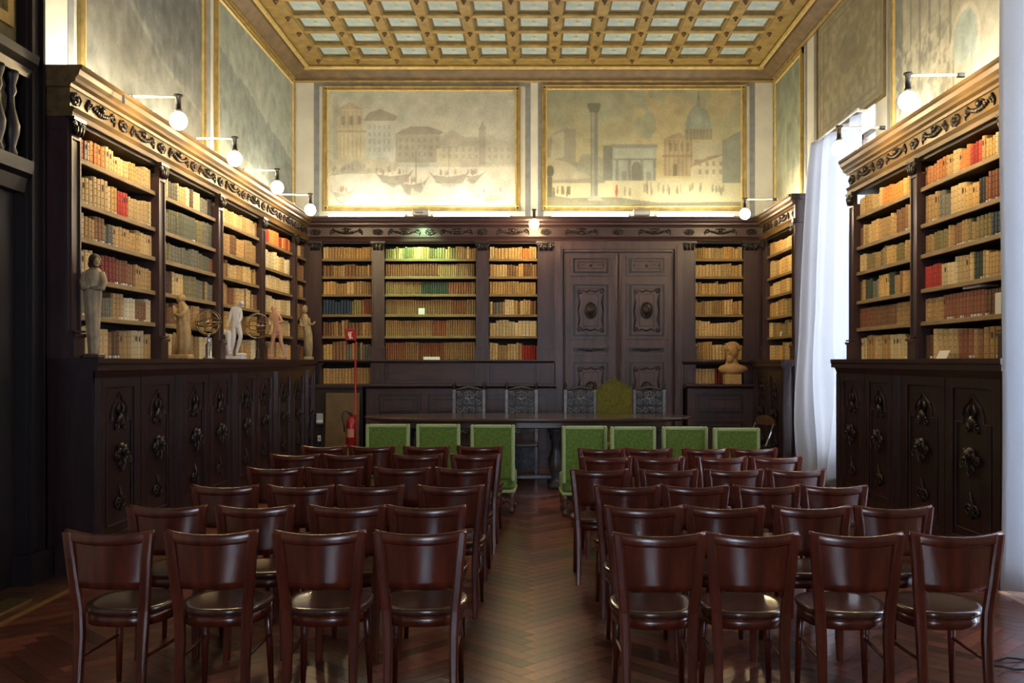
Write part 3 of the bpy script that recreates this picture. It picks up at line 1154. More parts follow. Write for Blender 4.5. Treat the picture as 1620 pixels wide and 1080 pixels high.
def panel(mb, x0, x1, z0, z1, y, t=0.03):
    """raised moulding frame with a field, on the plane y (facing -y)"""
    mb.box(x0, x1, y - 0.022, y, z0, z0 + t)
    mb.box(x0, x1, y - 0.022, y, z1 - t, z1)
    mb.box(x0, x0 + t, y - 0.022, y, z0 + t, z1 - t)
    mb.box(x1 - t, x1, y - 0.022, y, z0 + t, z1 - t)
    mb.box(x0 + t * 2, x1 - t * 2, y - 0.014, y, z0 + t * 2, z1 - t * 2)


def back_pil(parent, x0, x1):
    w = x1 - x0
    b = MB()
    b.box(x0, x1, 0.0, 0.42, CT, STOP - 0.13)
    b.box(x0, x0 + 0.02, -0.014, 0.0, CT + 0.2, STOP - 0.13)
    b.box(x1 - 0.02, x1, -0.014, 0.0, CT + 0.2, STOP - 0.13)
    obj('pilaster', b, M['wood'], parent)
    c = new('capital', CAP, parent, ((x0 + x1) / 2, 0, STOP - 0.13))
    c.scale = (w / PWD * 0.92, 1, 1)
    b = MB()
    b.box(x0 - 0.012, x1 + 0.012, -0.04, 0.0, CT, CT + 0.17)
    b.box(x0 - 0.02, x1 + 0.02, -0.055, 0.0, CT + 0.17, CT + 0.20)
    obj('pilaster_base', b, M['wood'], parent)


def back_bay(name, label, x0, x1, shelves, pil, pals, phrase, thick, skip=(), side=False):
    t = thing(name, label, 'bookcase', (0, BF, 0), 0, 'end wall bookcase bays')
    obj('back_panel', MB().box(x0 - 0.05, x1 + 0.05, 0.36, 0.375, shelves[0], STOP), M['shelfin'], t)
    obj('top_board', MB().box(x0, x1, 0.02, 0.36, STOP - 0.03, STOP), M['shelfin'], t)
    for p in pil:
        back_pil(t, *p)
        if shelves[0] < 1.5:
            mb = MB().box(p[0], p[1], -0.02, 0.36, 1.25, CT - 0.075)
            panel(mb, p[0] + 0.02, p[1] - 0.02, 1.28, CT - 0.10, -0.02, 0.02)
            obj('pedestal', mb, M['wood'], t)
        if abs(p[0]) > 3.0:
            a, b = (-WX + 0.02, p[0] - 0.002) if p[0] < 0 else (p[1] + 0.002, WX - 0.02)
            obj('corner_filler', MB().box(a, b, 0.01, 0.05, CT, STOP), M['wood'], t)
    for k, z in enumerate(shelves):
        if k and z > 1.7:
            s = obj('shelf', MB().box(x0, x1, 0.034, 0.36, z - 0.034, z), M['shelfin'], t)
            obj('shelf_edge', MB().cbox(x0, x1, 0.016, 0.034, z - 0.037, z + 0.003, 0.004), M['edge'], s)
        nxt = shelves[k + 1] - 0.034 if k + 1 < len(shelves) else STOP - 0.03
        if z < 1.5:
            nxt = CT - 0.075
        nt = len(shelves) - 1 - k
        if nt not in skip:
            BOOKS.append(((0, BF, 0), 0.0, x0 + 0.005, x1 - 0.005, z, nxt - z, 0.042, phrase, nt, pals.get(nt, pals['*']), thick))
    return t


tA = back_bay('bookcase', 'narrow bookcase bay on the end wall behind the red fire extinguisher sign', XB[0][1], XB[1][0], BSH2, [XB[0]],
              {'*': 'tanbrown', 0: 'vellumtan', 1: 'tanbrown', 2: 'tan', 3: 'blueorange', 4: 'tanbrown', 5: 'brownmix', 6: 'tanset'}, 'left bay on end wall', 0.045)
tB = back_bay('bookcase', 'wide bookcase bay on the end wall lit green at the top', XB[1][1], XB[2][0], BSH, [XB[1]],
              {'*': 'setbrown', 0: 'olivetan', 1: 'setbrown', 2: 'setdark'}, 'wide bay on end wall', 0.034)
tC = back_bay('bookcase', 'narrow bookcase bay on the end wall left of the double door', XB[2][1], XB[3][0], BSH, [XB[2], XB[3]],
              {'*': 'tanbrown', 0: 'yellowtan', 1: 'tanbrown', 2: 'tanset', 3: 'creambrown', 4: 'whitelabel', 5: 'creamred'}, 'bay left of the door', 0.045)
tD = back_bay('bookcase', 'narrow bookcase bay on the end wall right of the double door', XB[4][1], XB[5][0], BSH2, [XB[4], XB[5]],
              {'*': 'vellumtan', 4: 'vellumred', 6: 'redset'}, 'bay right of the door', 0.045)
# continuous shelf board at worktop height, and the parapet panels below it
mb = MB()
mb.prism([(-0.06, CT), (-0.06, CT - 0.02), (-0.03, CT - 0.05), (0.36, CT - 0.05), (0.36, CT)], XB[0][0], XB[3][1], 'x')
tag(obj('worktop', mb, M['wood_x'], None, (0, BF, 0)), 'long dark shelf board across the end wall left of the double door', 'worktop')
mb = MB()
mb.prism([(-0.06, CT), (-0.06, CT - 0.03), (-0.03, CT - 0.07), (0.36, CT - 0.07), (0.36, CT)], XB[4][0] - 0.02, XB[5][1], 'x')
tag(obj('worktop', mb, M['wood_x'], None, (0, BF, 0)), 'short dark shelf board behind the bust on the end wall', 'worktop')


par = thing('panelled_parapet', 'dark panelled parapet below the end wall books', 'panelling', (0, BF, 0))
obj('parapet_back', MB().box(XB[1][0], XB[3][1], 0.0, 0.36, 1.25, CT - 0.05), M['wood_x'], par)
for x0, x1 in ((XB[1][1] + 0.03, XB[2][0] - 0.03), (XB[2][1] + 0.03, XB[3][0] - 0.03)):
    mb = MB()
    panel(mb, x0, x1, 1.27, CT - 0.06, 0.0, 0.02)
    obj('panel', mb, M['wood_x'], par)
for x0, x1 in XB[1:4]:
    mb = MB().box(x0 - 0.01, x1 + 0.01, -0.05, 0.0, 1.25, CT - 0.05)
    panel(mb, x0 + 0.02, x1 - 0.02, 1.28, CT - 0.08, -0.05, 0.02)
    obj('pedestal', mb, M['wood'], par)


def ledge_cabinet(label, x0, x1, panels, z1=1.25):
    t = thing('panelled_cabinet', label, 'cabinet', (0, 14.2, 0))
    obj('body', MB().box(x0, x1, 0.0, 0.6, 0.0, z1 - 0.05), M['wood'], t)
    mb = MB()
    mb.prism([(-0.09, z1), (-0.09, z1 - 0.022), (-0.05, z1 - 0.05), (0.0, z1 - 0.06), (0.6, z1 - 0.06), (0.6, z1)], x0 - 0.04, x1 + 0.02, 'x')
    obj('ledge', mb, M['wood_x'], t)
    mb = MB().box(x0, x1, -0.03, 0.0, 0.0, 0.14)
    obj('plinth', mb, M['wood_x'], t)
    for a, b in panels:
        for za, zb in ((0.78, 1.13), (0.2, 0.72)):
            mb = MB()
            panel(mb, a, b, za, zb, 0.0, 0.03)
            panel(mb, a + 0.08, b - 0.08, za + 0.08, zb - 0.08, -0.014, 0.018)
            pp = obj('panel', mb, M['wood'], t)
            obj('panel_groove_shade', MB().box(a, b, -0.004, 0.0, za, zb), M['carving'], pp)  # dark sheet paints the shade in the panel grooves
    return t


ledge_cabinet('low dark panelled cabinet below the wide end wall bookcase', -2.52, 0.31, [(-2.36, -1.70), (-1.62, -0.96), (-0.88, -0.30), (-0.24, 0.24)])
ledge_cabinet('low dark cabinet carrying the terracotta bust right of the double door', 2.30, LF - 0.01, [(2.42, 3.16)], 1.25)
t = thing('panelled_cabinet', 'dark open corner cabinet behind the brown board', 'cabinet', (0, 14.2, 0))
obj('body', MB().box(-LF + 0.01, -2.575, 0.03, 0.6, 0.0, 1.20), M['shelfin'], t)
obj('ledge', MB().box(-LF + 0.01, -2.575, 0.0, 0.6, 1.20, 1.25), M['wood_x'], t)

# entablature of the end wall
mot = []
for x in (-3.33, -2.38, -1.58, -0.79, 0.18, 1.28, 2.36, 3.31):
    mot.append(('r', x + UF))
for x in (-2.86, -1.98, -1.18, -0.32, 0.72, 1.84, 2.84):
    mot.append(('s', x + UF))
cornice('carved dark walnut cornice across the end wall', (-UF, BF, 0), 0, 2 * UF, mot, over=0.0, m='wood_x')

# ---- double door in the end wall
dw = struct('door_1', MB().box(0.33, 2.24, 0.04, 0.10, 0.0, STOP - 0.02), M['door_sheen_wood'], 'tall dark double door with carved panels')
dw.location = (0, BF, 0)
cs = MB()
for a, b in ((0.31, 0.43), (2.14, 2.26)):
    cs.box(a, b, -0.05, 0.10, 0.0, STOP)
    xm = (a + b) / 2
    cs.box(xm - 0.03, xm + 0.03, -0.07, -0.05, 0.0, STOP - 0.06)
cs.box(0.43, 2.14, -0.05, 0.10, STOP - 0.12, STOP)
cs.box(0.46, 2.11, -0.03, 0.05, STOP - 0.16, STOP - 0.12)
obj('door_casing', cs, M['door_sheen_wood'], dw)
ovm = MB()
ovm.smooth = True
ovm.ell((0, -0.01, 0), (0.085, 0.028, 0.115), 14, 7)
ovm.ell((0, -0.038, -0.005), (0.05, 0.03, 0.07), 12, 6)
ovm.ell((0, -0.065, -0.02), (0.02, 0.02, 0.022), 8, 5)
for s in (-1, 1):
    ovm.ell((s * 0.022, -0.06, 0.02), (0.010, 0.008, 0.008), 6, 4)
ovm.tube(ring(0, 0, -0.02, 0.085, 0.115, 20), 0.014, 6, True)
ovm = ovm.mesh('medallion')
ovm.materials.append(M['carving'])


def scroll_border(w, h):
    b = MB()
    b.smooth = True
    for sx in (-1, 1):
        for sz in (-1, 1):
            b.spiral(sx * (w / 2 - 0.05), -0.01, sz * (h / 2 - 0.05), 0.04, 1.3, 0.011, 0, sx * sz, 12)
            b.tube([(sx * (w / 2 - 0.09), -0.01, sz * (h / 2 - 0.03)), (sx * w * 0.15, -0.012, sz * (h / 2 - 0.06)), (0, -0.01, sz * (h / 2 - 0.03))], [0.006, 0.014, 0.012], 5)
            b.tube([(sx * (w / 2 - 0.03), -0.01, sz * (h / 2 - 0.1)), (sx * (w / 2 - 0.055), -0.012, sz * h * 0.2), (sx * (w / 2 - 0.03), -0.01, 0)], [0.006, 0.014, 0.010], 5)
    return b


for x0, x1 in ((0.455, 1.265), (1.305, 2.115)):
    lf = obj('door_leaf', MB().box(x0, x1, 0.0, 0.05, 0.03, STOP - 0.17), M['door_sheen_wood'], dw)
    xc = (x0 + x1) / 2
    mb = MB()
    mb.tube([(x0 + 0.008, 0, 0.05), (x0 + 0.008, 0, STOP - 0.2)], 0.016, 8)
    mb.tube([(x1 - 0.008, 0, 0.05), (x1 - 0.008, 0, STOP - 0.2)], 0.016, 8)
    obj('leaf_moulding', mb, M['door_sheen_wood'], lf)
    for z0, z1, kind in ((2.90, 3.20, 'bar'), (1.94, 2.80, 'med'), (1.70, 1.84, 'bar'), (0.72, 1.62, 'med'), (0.14, 0.62, 'plain')):
        mb = MB()
        a, b = xc - 0.305, xc + 0.305
        panel(mb, a, b, z0, z1, 0.0, 0.035)
        if z1 - z0 > 0.25:
            panel(mb, a + 0.075, b - 0.075, z0 + 0.06, z1 - 0.06, -0.014, 0.026)
        p = obj('panel', mb, M['door_sheen_wood'], lf)
        obj('panel_groove_shade', MB().box(a, b, -0.004, 0.0, z0, z1), M['carving'], lf)  # groove shade painted as a dark sheet behind the mouldings
        zc = (z0 + z1) / 2
        if kind == 'med':
            obj('inner_field', MB().cbox(xc - 0.12, xc + 0.12, -0.035, -0.005, z0 + 0.18, z1 - 0.18, 0.012), M['door_sheen_wood'], lf)
            new('medallion', ovm, lf, (xc, -0.035, zc))
            o = obj('scroll_carving', scroll_border(0.44, z1 - z0 - 0.18), M['carving'], lf, (xc, -0.018, zc))
        elif kind == 'bar':
            b2 = MB()
            b2.smooth = True
            for s in (-1, 1):
                b2.spiral(s * 0.06, -0.016, 0, 0.03, 1.2, 0.010, 0, s, 10)
                b2.tube([(s * 0.08, -0.016, 0), (s * 0.14, -0.018, 0.012), (s * 0.21, -0.014, 0)], [0.012, 0.014, 0.004], 5)
            b2.ell((0, -0.02, 0), (0.03, 0.016, 0.026), 8, 5)
            obj('bar_carving', b2, M['carving'], lf, (xc, 0, zc))
obj('lock_plate', MB().cbox(1.27, 1.30, -0.02, 0.0, 1.30, 1.46, 0.006), M['black'], dw)

# ================================================================== BOOKS
C = {
    'vellum': (0.62, 0.44, 0.20), 'cream': (0.68, 0.54, 0.30), 'ivory': (0.72, 0.62, 0.42), 'tan': (0.45, 0.28, 0.11), 'honey': (0.56, 0.35, 0.12),
    'brown': (0.23, 0.115, 0.05), 'dark brown': (0.11, 0.055, 0.030), 'olive': (0.26, 0.21, 0.085), 'grey': (0.20, 0.185, 0.145),
    'grey green': (0.15, 0.16, 0.115), 'dark green': (0.045, 0.065, 0.045), 'red': (0.40, 0.035, 0.022), 'dark red': (0.19, 0.025, 0.018),
    'orange': (0.58, 0.21, 0.045), 'blue': (0.045, 0.075, 0.12), 'black': (0.022, 0.02, 0.02), 'red brown': (0.26, 0.095, 0.045), 'calf brown': (0.33, 0.19, 0.085),
}
PAL = {
    'redcream': ['red', 'ivory', 'orange', 'ivory', 'vellum', 'vellum', 'cream', 'vellum', 'honey', 'vellum', 'vellum', 'vellum'],
    'vellumred': ['vellum', 'honey', 'vellum', 'vellum', 'cream', 'honey', 'red', 'vellum', 'vellum', 'tan', 'vellum', 'cream'],
    'creambrown': ['cream', 'cream', 'vellum', 'brown', 'tan', 'grey', 'tan', 'honey'],
    'labelled': ['cream', 'vellum', 'dark red', 'ivory', 'red brown', 'brown', 'tan', 'tan'],
    'darkmix': ['grey', 'grey', 'dark brown', 'grey', 'tan', 'ivory', 'brown', 'red brown', 'cream'],
    'bigtan': ['vellum', 'vellum', 'tan', 'brown', 'tan', 'cream', 'ivory', 'honey'],
    'greycream': ['cream', 'grey', 'vellum', 'ivory', 'dark brown', 'cream', 'grey', 'black'],
    'greygreen': ['grey green', 'grey', 'grey green', 'olive', 'grey green', 'dark green', 'olive'],
    'greygreen2': ['red brown', 'olive', 'grey green', 'grey green', 'olive', 'grey'],
    'darkgrid': ['grey', 'dark brown', 'grey', 'olive', 'grey', 'vellum'],
    'tanbrown': ['tan', 'brown', 'honey', 'brown', 'tan', 'vellum', 'brown'],
    'vellum': ['vellum', 'honey', 'vellum', 'cream', 'tan', 'vellum'],
    'tan': ['tan', 'honey', 'tan', 'vellum', 'tan', 'brown'],
    'redbrown': ['tan', 'dark red', 'brown', 'tan', 'red brown', 'vellum', 'dark brown'],
    'orange': ['orange', 'orange', 'red', 'orange', 'honey', 'red'],
    'whitelabel': ['cream', 'cream', 'ivory', 'vellum', 'cream'],
    'yellowtan': ['honey', 'vellum', 'honey', 'vellum', 'orange', 'vellum', 'tan'],
    'olivetan': ['olive', 'vellum', 'tan', 'olive', 'honey', 'olive'],
    'brownmix': ['tan', 'red brown', 'dark green', 'tan', 'brown', 'honey', 'brown', 'grey'],
    'brownset': ['brown', 'tan', 'brown', 'brown', 'tan', 'red brown'],
    'bigcream': ['vellum', 'cream', 'vellum', 'tan', 'cream', 'vellum'],
    'orangemix': ['orange', 'orange', 'honey', 'vellum', 'orange', 'red', 'honey', 'ivory', 'tan'],
    'greycream2': ['tan', 'grey', 'grey', 'vellum', 'cream', 'honey', 'grey', 'black', 'red brown', 'olive', 'honey'],
    'olivebrown': ['tan', 'tan', 'olive', 'tan', 'brown', 'olive', 'grey', 'olive', 'blue'],
    'redcreamgreen': ['red', 'red brown', 'cream', 'ivory', 'vellum', 'vellum', 'dark green', 'vellum', 'olive', 'grey'],
    'bigmix': ['dark brown', 'vellum', 'vellum', 'ivory', 'red brown', 'black', 'tan', 'brown', 'tan', 'red brown', 'dark brown'],
    'vellumtan': ['vellum', 'honey', 'vellum', 'honey', 'tan', 'vellum'],
    'blueorange': ['blue', 'blue', 'blue', 'blue', 'olive', 'red brown', 'red brown'],
    'tanset': ['tan', 'tan', 'honey', 'tan'],
    'setbrown': ['calf brown', 'red brown', 'calf brown', 'calf brown'],
    'setdark': ['calf brown', 'calf brown', 'dark green', 'grey green', 'red brown', 'calf brown', 'calf brown'],
    'creamred': ['vellum', 'tan', 'grey', 'vellum', 'cream', 'tan', 'red', 'red', 'red'],
    'redset': ['vellum', 'dark red', 'dark red', 'dark red', 'red brown'],
}


def unit_book():
    """1 x 1 x 1 book: x thickness, y depth (spine at y = 0), z height; rounded spine with raised bands"""
    b = MB()
    prof = [(0.0, 0.10), (0.16, 0.025), (0.5, 0.0), (0.84, 0.025), (1.0, 0.10), (1.0, 1.0), (0.0, 1.0)]
    b.prism(prof, 0.0, 1.0, 'z')
    for z in (0.16, 0.40, 0.62, 0.82):
        b.prism([(0.02, 0.08), (0.5, -0.035), (0.98, 0.08)], z - 0.012, z + 0.012, 'z')
    return b


UB = unit_book()
UBM = UB.mesh('book')
UBM.materials.append(M['book_obj'])
UBM.materials.append(M['book_band'])
NV0, NF0 = 14, 9                   # vertices and faces of the plain volume; the rest are the raised bands
for i_, pl_ in enumerate(UBM.polygons):
    pl_.material_index = 0 if i_ < NF0 else 1
LBL = MB().prism([(0.06, 0.055), (0.5, -0.02), (0.94, 0.055), (0.9, 0.12), (0.1, 0.12)], 0.64, 0.80, 'z').mesh('title_label')
LBL.materials.append(mat('dark_title_label', (0.07, 0.03, 0.02), 0.5, 0.1))
LBW = MB().prism([(0.04, 0.05), (0.5, -0.02), (0.96, 0.05), (0.9, 0.12), (0.1, 0.12)], 0.02, 0.11, 'z').mesh('shelf_mark')
LBW.materials.append(M['white'])

rb = random.Random(11)
all_books = []
for loc, rz, x0, x1, z, gap, yb, phrase, shelf, pal, th in BOOKS:
    names = PAL[pal]
    x = x0
    n = 0
    setlike = pal.startswith('set') or pal.endswith('set')
    big = pal.startswith('big')
    while x < x1 - 0.012:
        # a run of volumes of one edition
        if setlike:
            run = rb.choice([6, 9, 12])
        elif pal in ('vellum', 'vellumtan', 'whitelabel', 'tan', 'yellowtan', 'vellumred'):
            run = rb.choice([1, 2, 3, 4, 5])
        else:
            run = rb.choice([1, 1, 2, 3, 4])
        idx = int((x - x0) / (x1 - x0) * len(names)) if pal in ('redcream', 'vellumred', 'labelled', 'darkmix', 'orangemix', 'redcreamgreen', 'bigmix', 'blueorange', 'creamred', 'greycream2', 'setdark', 'bigtan', 'redset', 'greycream') else rb.randrange(len(names))
        cn = names[min(idx, len(names) - 1)]
        t0 = th * rb.uniform(0.72, 1.25) * (1.45 if big else 1.0)
        h0 = gap * (rb.uniform(0.78, 0.84) if setlike else rb.uniform(0.66, 0.86)) * (1.0 if not big else 1.02)
        d0 = 0.20
        br = rb.uniform(0.8, 1.2)
        push = rb.uniform(0.0, 0.012)
        for k in range(run):
            t = t0 * (1.0 if setlike else rb.uniform(0.9, 1.1))
            if x + t > x1:
                if x1 - x < 0.018:
                    x = x1
                    break
                t = x1 - x
            h = h0 * (rb.uniform(0.99, 1.01) if setlike else rb.uniform(0.97, 1.03))
            h = min(h, gap - 0.012)
            c = C[cn]
            s = br * rb.uniform(0.9, 1.1)
            col = tuple(min(0.85, q * s) for q in c)
            cs_, sn_ = math.cos(rz), math.sin(rz)
            lx, ly = x, yb + push + rb.uniform(0, 0.004)
            wx, wy = loc[0] + cs_ * lx - sn_ * ly, loc[1] + sn_ * lx + cs_ * ly
            ex, ey = loc[0] + cs_ * (lx + t) - sn_ * ly, loc[1] + sn_ * (lx + t) + cs_ * ly
            pa, pb = proj(wx, wy, z), proj(ex, ey, z)
            hp = h * FPX / wy
            area = abs(pb[0] - pa[0]) * hp
            vis = -5 < pa[0] < 1588
            n += 1
            all_books.append([area if vis else 0, wx, wy, z, rz, t - 0.0015, d0, h, col, cn, n, shelf, phrase])
            x += t
all_books.sort(key=lambda q: -q[0])
SHELFW = ['top', 'second', 'third', 'fourth', 'fifth', 'sixth', 'seventh']
stuff = MB()
uv, uf = UB.v, UB.f
for i, (area, wx, wy, z, rz, t, d, h, col, cn, n, shelf, phrase) in enumerate(all_books):
    if i < 300:
        o = new('book', UBM, None, (wx, wy, z + 0.0005), rz)
        o.scale = (t, d, h)
        o.color = (*col, 1)
        tag(o, '%s book, %s from left, %s shelf from top, %s' % (cn, ORD[n - 1], SHELFW[shelf], phrase), 'book', 'books on ' + phrase)
        r = rb.random()
        if r < 0.22 and col[0] > 0.3:
            new('title_label', LBL, o)
        elif r < 0.34:
            new('shelf_mark', LBW, o)
    else:
        stuff.color = col
        ca, sa = math.cos(rz), math.sin(rz)
        vs_ = []
        for a, b, c_ in uv:
            lx, ly = a * t, b * d
            vs_.append((wx + ca * lx - sa * ly, wy + sa * lx + ca * ly, z + 0.0005 + c_ * h))
        stuff.add(vs_, uf)
        for q in range(len(stuff.c) - len(vs_) + NV0, len(stuff.c)):
            stuff.c[q] = tuple(0.55 * e for e in col)
so = obj('shelved_books', stuff, M['book_stuff'])
so['kind'] = 'stuff'
so['label'] = 'smaller old books filling the remaining shelves'
so['category'] = 'books'


# ================================================================== PAINTINGS
class Canvas:
    """a picture painted cell by cell; x 0..1 to the right, y 0..1 upward, colours as seen"""

    def __init__(s, nx, ny, seed=1):
        s.nx, s.ny = nx, ny
        gx, gy = np.meshgrid(np.linspace(0, 1, nx), np.linspace(0, 1, ny))
        s.x, s.y = gx, gy
        s.a = nx / ny
        s.c = np.zeros((ny, nx, 3))
        s.rng = np.random.RandomState(seed)

    def noise(s, cells):
        out = np.zeros((s.ny, s.nx))
        for k, amp in ((1, 0.55), (2, 0.3), (4, 0.15)):
            m = int(cells * k) + 2
            g = s.rng.rand(m + 1, int(m * s.a) + 2)
            fx = s.x * (g.shape[1] - 1.001)
            fy = s.y * (g.shape[0] - 1.001)
            ix, iy = fx.astype(int), fy.astype(int)
            tx, ty = fx - ix, fy - iy
            tx, ty = tx * tx * (3 - 2 * tx), ty * ty * (3 - 2 * ty)
            v = (g[iy, ix] * (1 - tx) + g[iy, ix + 1] * tx) * (1 - ty) + (g[iy + 1, ix] * (1 - tx) + g[iy + 1, ix + 1] * tx) * ty
            out += amp * v
        return out

    def fill(s, mask, col, op=1.0):
        m = (mask.astype(float) * op)[..., None]
        s.c = s.c * (1 - m) + np.array(col) * m

    def grad(s, bottom, top):
        t = s.y[..., None]
        s.c = np.array(bottom) * (1 - t) + np.array(top) * t

    def poly(s, pts, col, op=1.0):
        inside = np.zeros((s.ny, s.nx), bool)
        n = len(pts)
        j = n - 1
        for i in range(n):
            xi, yi = pts[i]
            xj, yj = pts[j]
            cond = ((yi > s.y) != (yj > s.y))
            xx = (xj - xi) * (s.y - yi) / ((yj - yi) if abs(yj - yi) > 1e-9 else 1e-9) + xi
            inside ^= cond & (s.x < xx)
            j = i
        s.fill(inside, col, op)

    def rect(s, x0, x1, y0, y1, col, op=1.0):
        s.fill((s.x >= x0) & (s.x <= x1) & (s.y >= y0) & (s.y <= y1), col, op)

    def oval(s, cx, cy, rx, ry, col, op=1.0, y_min=-9):
        s.fill((((s.x - cx) / rx) ** 2 + ((s.y - cy) / ry) ** 2 < 1) & (s.y > y_min), col, op)

    def windows(s, x0, x1, y0, y1, nx, ny, col, op=0.6):
        for i in range(nx):
            for j in range(ny):
                cx = x0 + (x1 - x0) * (i + 0.5) / nx
                cy = y0 + (y1 - y0) * (j + 0.5) / ny
                s.rect(cx - (x1 - x0) / nx * 0.22, cx + (x1 - x0) / nx * 0.22, cy - (y1 - y0) / ny * 0.3, cy + (y1 - y0) / ny * 0.3, col, op)

    def figures(s, n, x0, x1, y0, y1, cols, h=0.045):
        for _ in range(n):
            x = s.rng.uniform(x0, x1)
            y = s.rng.uniform(y0, y1)
            c = cols[s.rng.randint(len(cols))]
            s.oval(x, y + h * 0.5, 0.006, h * 0.5, c, 0.8)
            s.oval(x, y + h * 1.1, 0.004, h * 0.16, c, 0.8)

    def finish(s, grain=0.10, cells=10, wash=None, k=0.0):
        if wash is not None:
            s.c = s.c * (1 - k) + np.array(wash) * k
        k = 1 + grain * (s.noise(cells) - 0.5) * 2
        s.c = np.clip(s.c * k[..., None], 0, 1)
        # a light brush-out
        c = s.c
        s.c = (c * 4 + np.roll(c, 1, 0) + np.roll(c, -1, 0) + np.roll(c, 1, 1) + np.roll(c, -1, 1)) / 8
        s.c[0], s.c[-1], s.c[:, 0], s.c[:, -1] = c[0], c[-1], c[:, 0], c[:, -1]

    def mesh(s, name, w, h, gain=1.0):
        vs = np.zeros((s.ny * s.nx, 3))
        vs[:, 0] = (s.x.ravel()) * w
        vs[:, 2] = (s.y.ravel()) * h
        i = np.arange((s.ny - 1) * s.nx).reshape(s.ny - 1, s.nx)[:, :-1].ravel()
        fs = np.stack([i, i + 1, i + s.nx + 1, i + s.nx], 1)
        me = bpy.data.meshes.new(name)
        me.from_pydata(vs.tolist(), [], fs.tolist())
        at = me.color_attributes.new('Col', 'FLOAT_COLOR', 'POINT')
        buf = np.ones((len(vs), 4), dtype=np.float32)
        c = s.c.reshape(-1, 3) ** 2.2
        c = c * 0.72 + c.mean(axis=1, keepdims=True) * 0.28      # colours greyed to offset the warm lamplight
        buf[:, :3] = np.clip(c * gain, 0, 0.9)
        at.data.foreach_set('color', buf.ravel())
        me.materials.append(M['paint'])
        return me


def framed(label, loc, rz, w, h, cv, fw=0.085, gain=1.0, group='framed views above the bookcases'):
    """picture built facing -y, lower left corner of the frame at loc"""
    t = thing('framed_painting', label, 'painting', loc, rz, group)
    c = new('canvas', cv.mesh('canvas', w - 2 * fw + 0.02, h - 2 * fw + 0.02, gain), t, (fw - 0.01, -0.012, fw - 0.01))
    obj('backing', MB().box(0.01, w - 0.01, -0.010, 0.0, 0.01, h - 0.01), M['ceilrecess'], t)

    def rail(a, b, vert):
        mb = MB()
        pf = [(0, 0), (0, -0.04), (0.018, -0.05), (0.03, -0.035), (fw - 0.02, -0.028), (fw, -0.018), (fw, 0)]
        return pf
    for k in range(4):
        mb = MB()
        mi = MB()
        pf = [(0, 0.0), (0, -0.03), (0.014, -0.045), (0.030, -0.040), (0.034, -0.026), (fw - 0.022, -0.026), (fw - 0.022, 0.0)]
        pi = [(fw - 0.022, 0.0), (fw - 0.022, -0.034), (fw - 0.010, -0.038), (fw, -0.02), (fw, 0.0)]
        for b, p in ((mb, pf), (mi, pi)):
            if k == 0:
                b.prism([(y, d) for d, y in p], 0.0, w, 'x')
            elif k == 1:
                b.prism([(y, h - d) for d, y in p], 0.0, w, 'x')
            elif k == 2:
                b.prism([(d, y) for d, y in p], 0.0, h, 'z')
            else:
                b.prism([(w - d, y) for d, y in p], 0.0, h, 'z')
        r = obj('frame_rail', mb, M['gold'], t)
        obj('gilded_slip', mi, M['goldlight'], r)
    return t


# harbour with moored boats
cv = Canvas(330, 206, 4)
cv.grad((0.74, 0.72, 0.60), (0.60, 0.62, 0.52))
cl = cv.noise(4)
cv.fill(cl > 0.52, (0.70, 0.69, 0.57), 0.5)
cv.fill((cl < 0.42) & (cv.x < 0.55), (0.52, 0.60, 0.52), 0.55)
cv.rect(0, 1, 0, 0.34, (0.80, 0.77, 0.66))
cv.poly([(0.60, 0.36), (0.60, 0.60), (0.66, 0.66), (0.73, 0.60), (0.80, 0.60), (0.80, 0.36)], (0.60, 0.57, 0.45))
cv.poly([(0.80, 0.36), (0.80, 0.62), (0.83, 0.70), (0.85, 0.62), (0.95, 0.56), (1, 0.54), (1, 0.36)], (0.63, 0.61, 0.50))
cv.poly([(0.36, 0.38), (0.36, 0.62), (0.40, 0.67), (0.52, 0.68), (0.60, 0.65), (0.60, 0.38)], (0.55, 0.51, 0.40))
cv.poly([(0.35, 0.62), (0.44, 0.69), (0.54, 0.69), (0.62, 0.64), (0.60, 0.62)], (0.46, 0.42, 0.33))
cv.windows(0.37, 0.60, 0.42, 0.60, 7, 3, (0.42, 0.39, 0.31), 0.6)
cv.rect(0.58, 0.72, 0.34, 0.50, (0.72, 0.68, 0.50))
cv.rect(0.70, 0.84, 0.34, 0.52, (0.68, 0.64, 0.50))
cv.windows(0.60, 0.98, 0.40, 0.52, 11, 2, (0.50, 0.47, 0.38), 0.5)
cv.rect(0.805, 0.84, 0.36, 0.66, (0.55, 0.50, 0.40))
cv.poly([(0.80, 0.66), (0.825, 0.74), (0.845, 0.66)], (0.48, 0.44, 0.36))
cv.rect(0.20, 0.35, 0.42, 0.74, (0.62, 0.65, 0.58))
cv.poly([(0.19, 0.74), (0.22, 0.81), (0.28, 0.84), (0.37, 0.78), (0.36, 0.74)], (0.47, 0.44, 0.34))
cv.windows(0.21, 0.34, 0.46, 0.72, 5, 4, (0.45, 0.46, 0.40), 0.6)
cv.rect(0.05, 0.20, 0.40, 0.64, (0.70, 0.63, 0.40))
cv.rect(0.05, 0.19, 0.64, 0.84, (0.68, 0.60, 0.40))
cv.poly([(0.05, 0.84), (0.12, 0.90), (0.19, 0.84)], (0.60, 0.52, 0.36))
cv.rect(0.03, 0.055, 0.40, 0.95, (0.58, 0.53, 0.40))
cv.rect(0.04, 0.205, 0.635, 0.655, (0.52, 0.46, 0.32))
for k in range(6):
    cv.rect(0.062 + k * 0.022, 0.068 + k * 0.022, 0.42, 0.82, (0.55, 0.48, 0.33), 0.7)
cv.windows(0.06, 0.19, 0.68, 0.80, 3, 1, (0.42, 0.36, 0.26), 0.8)
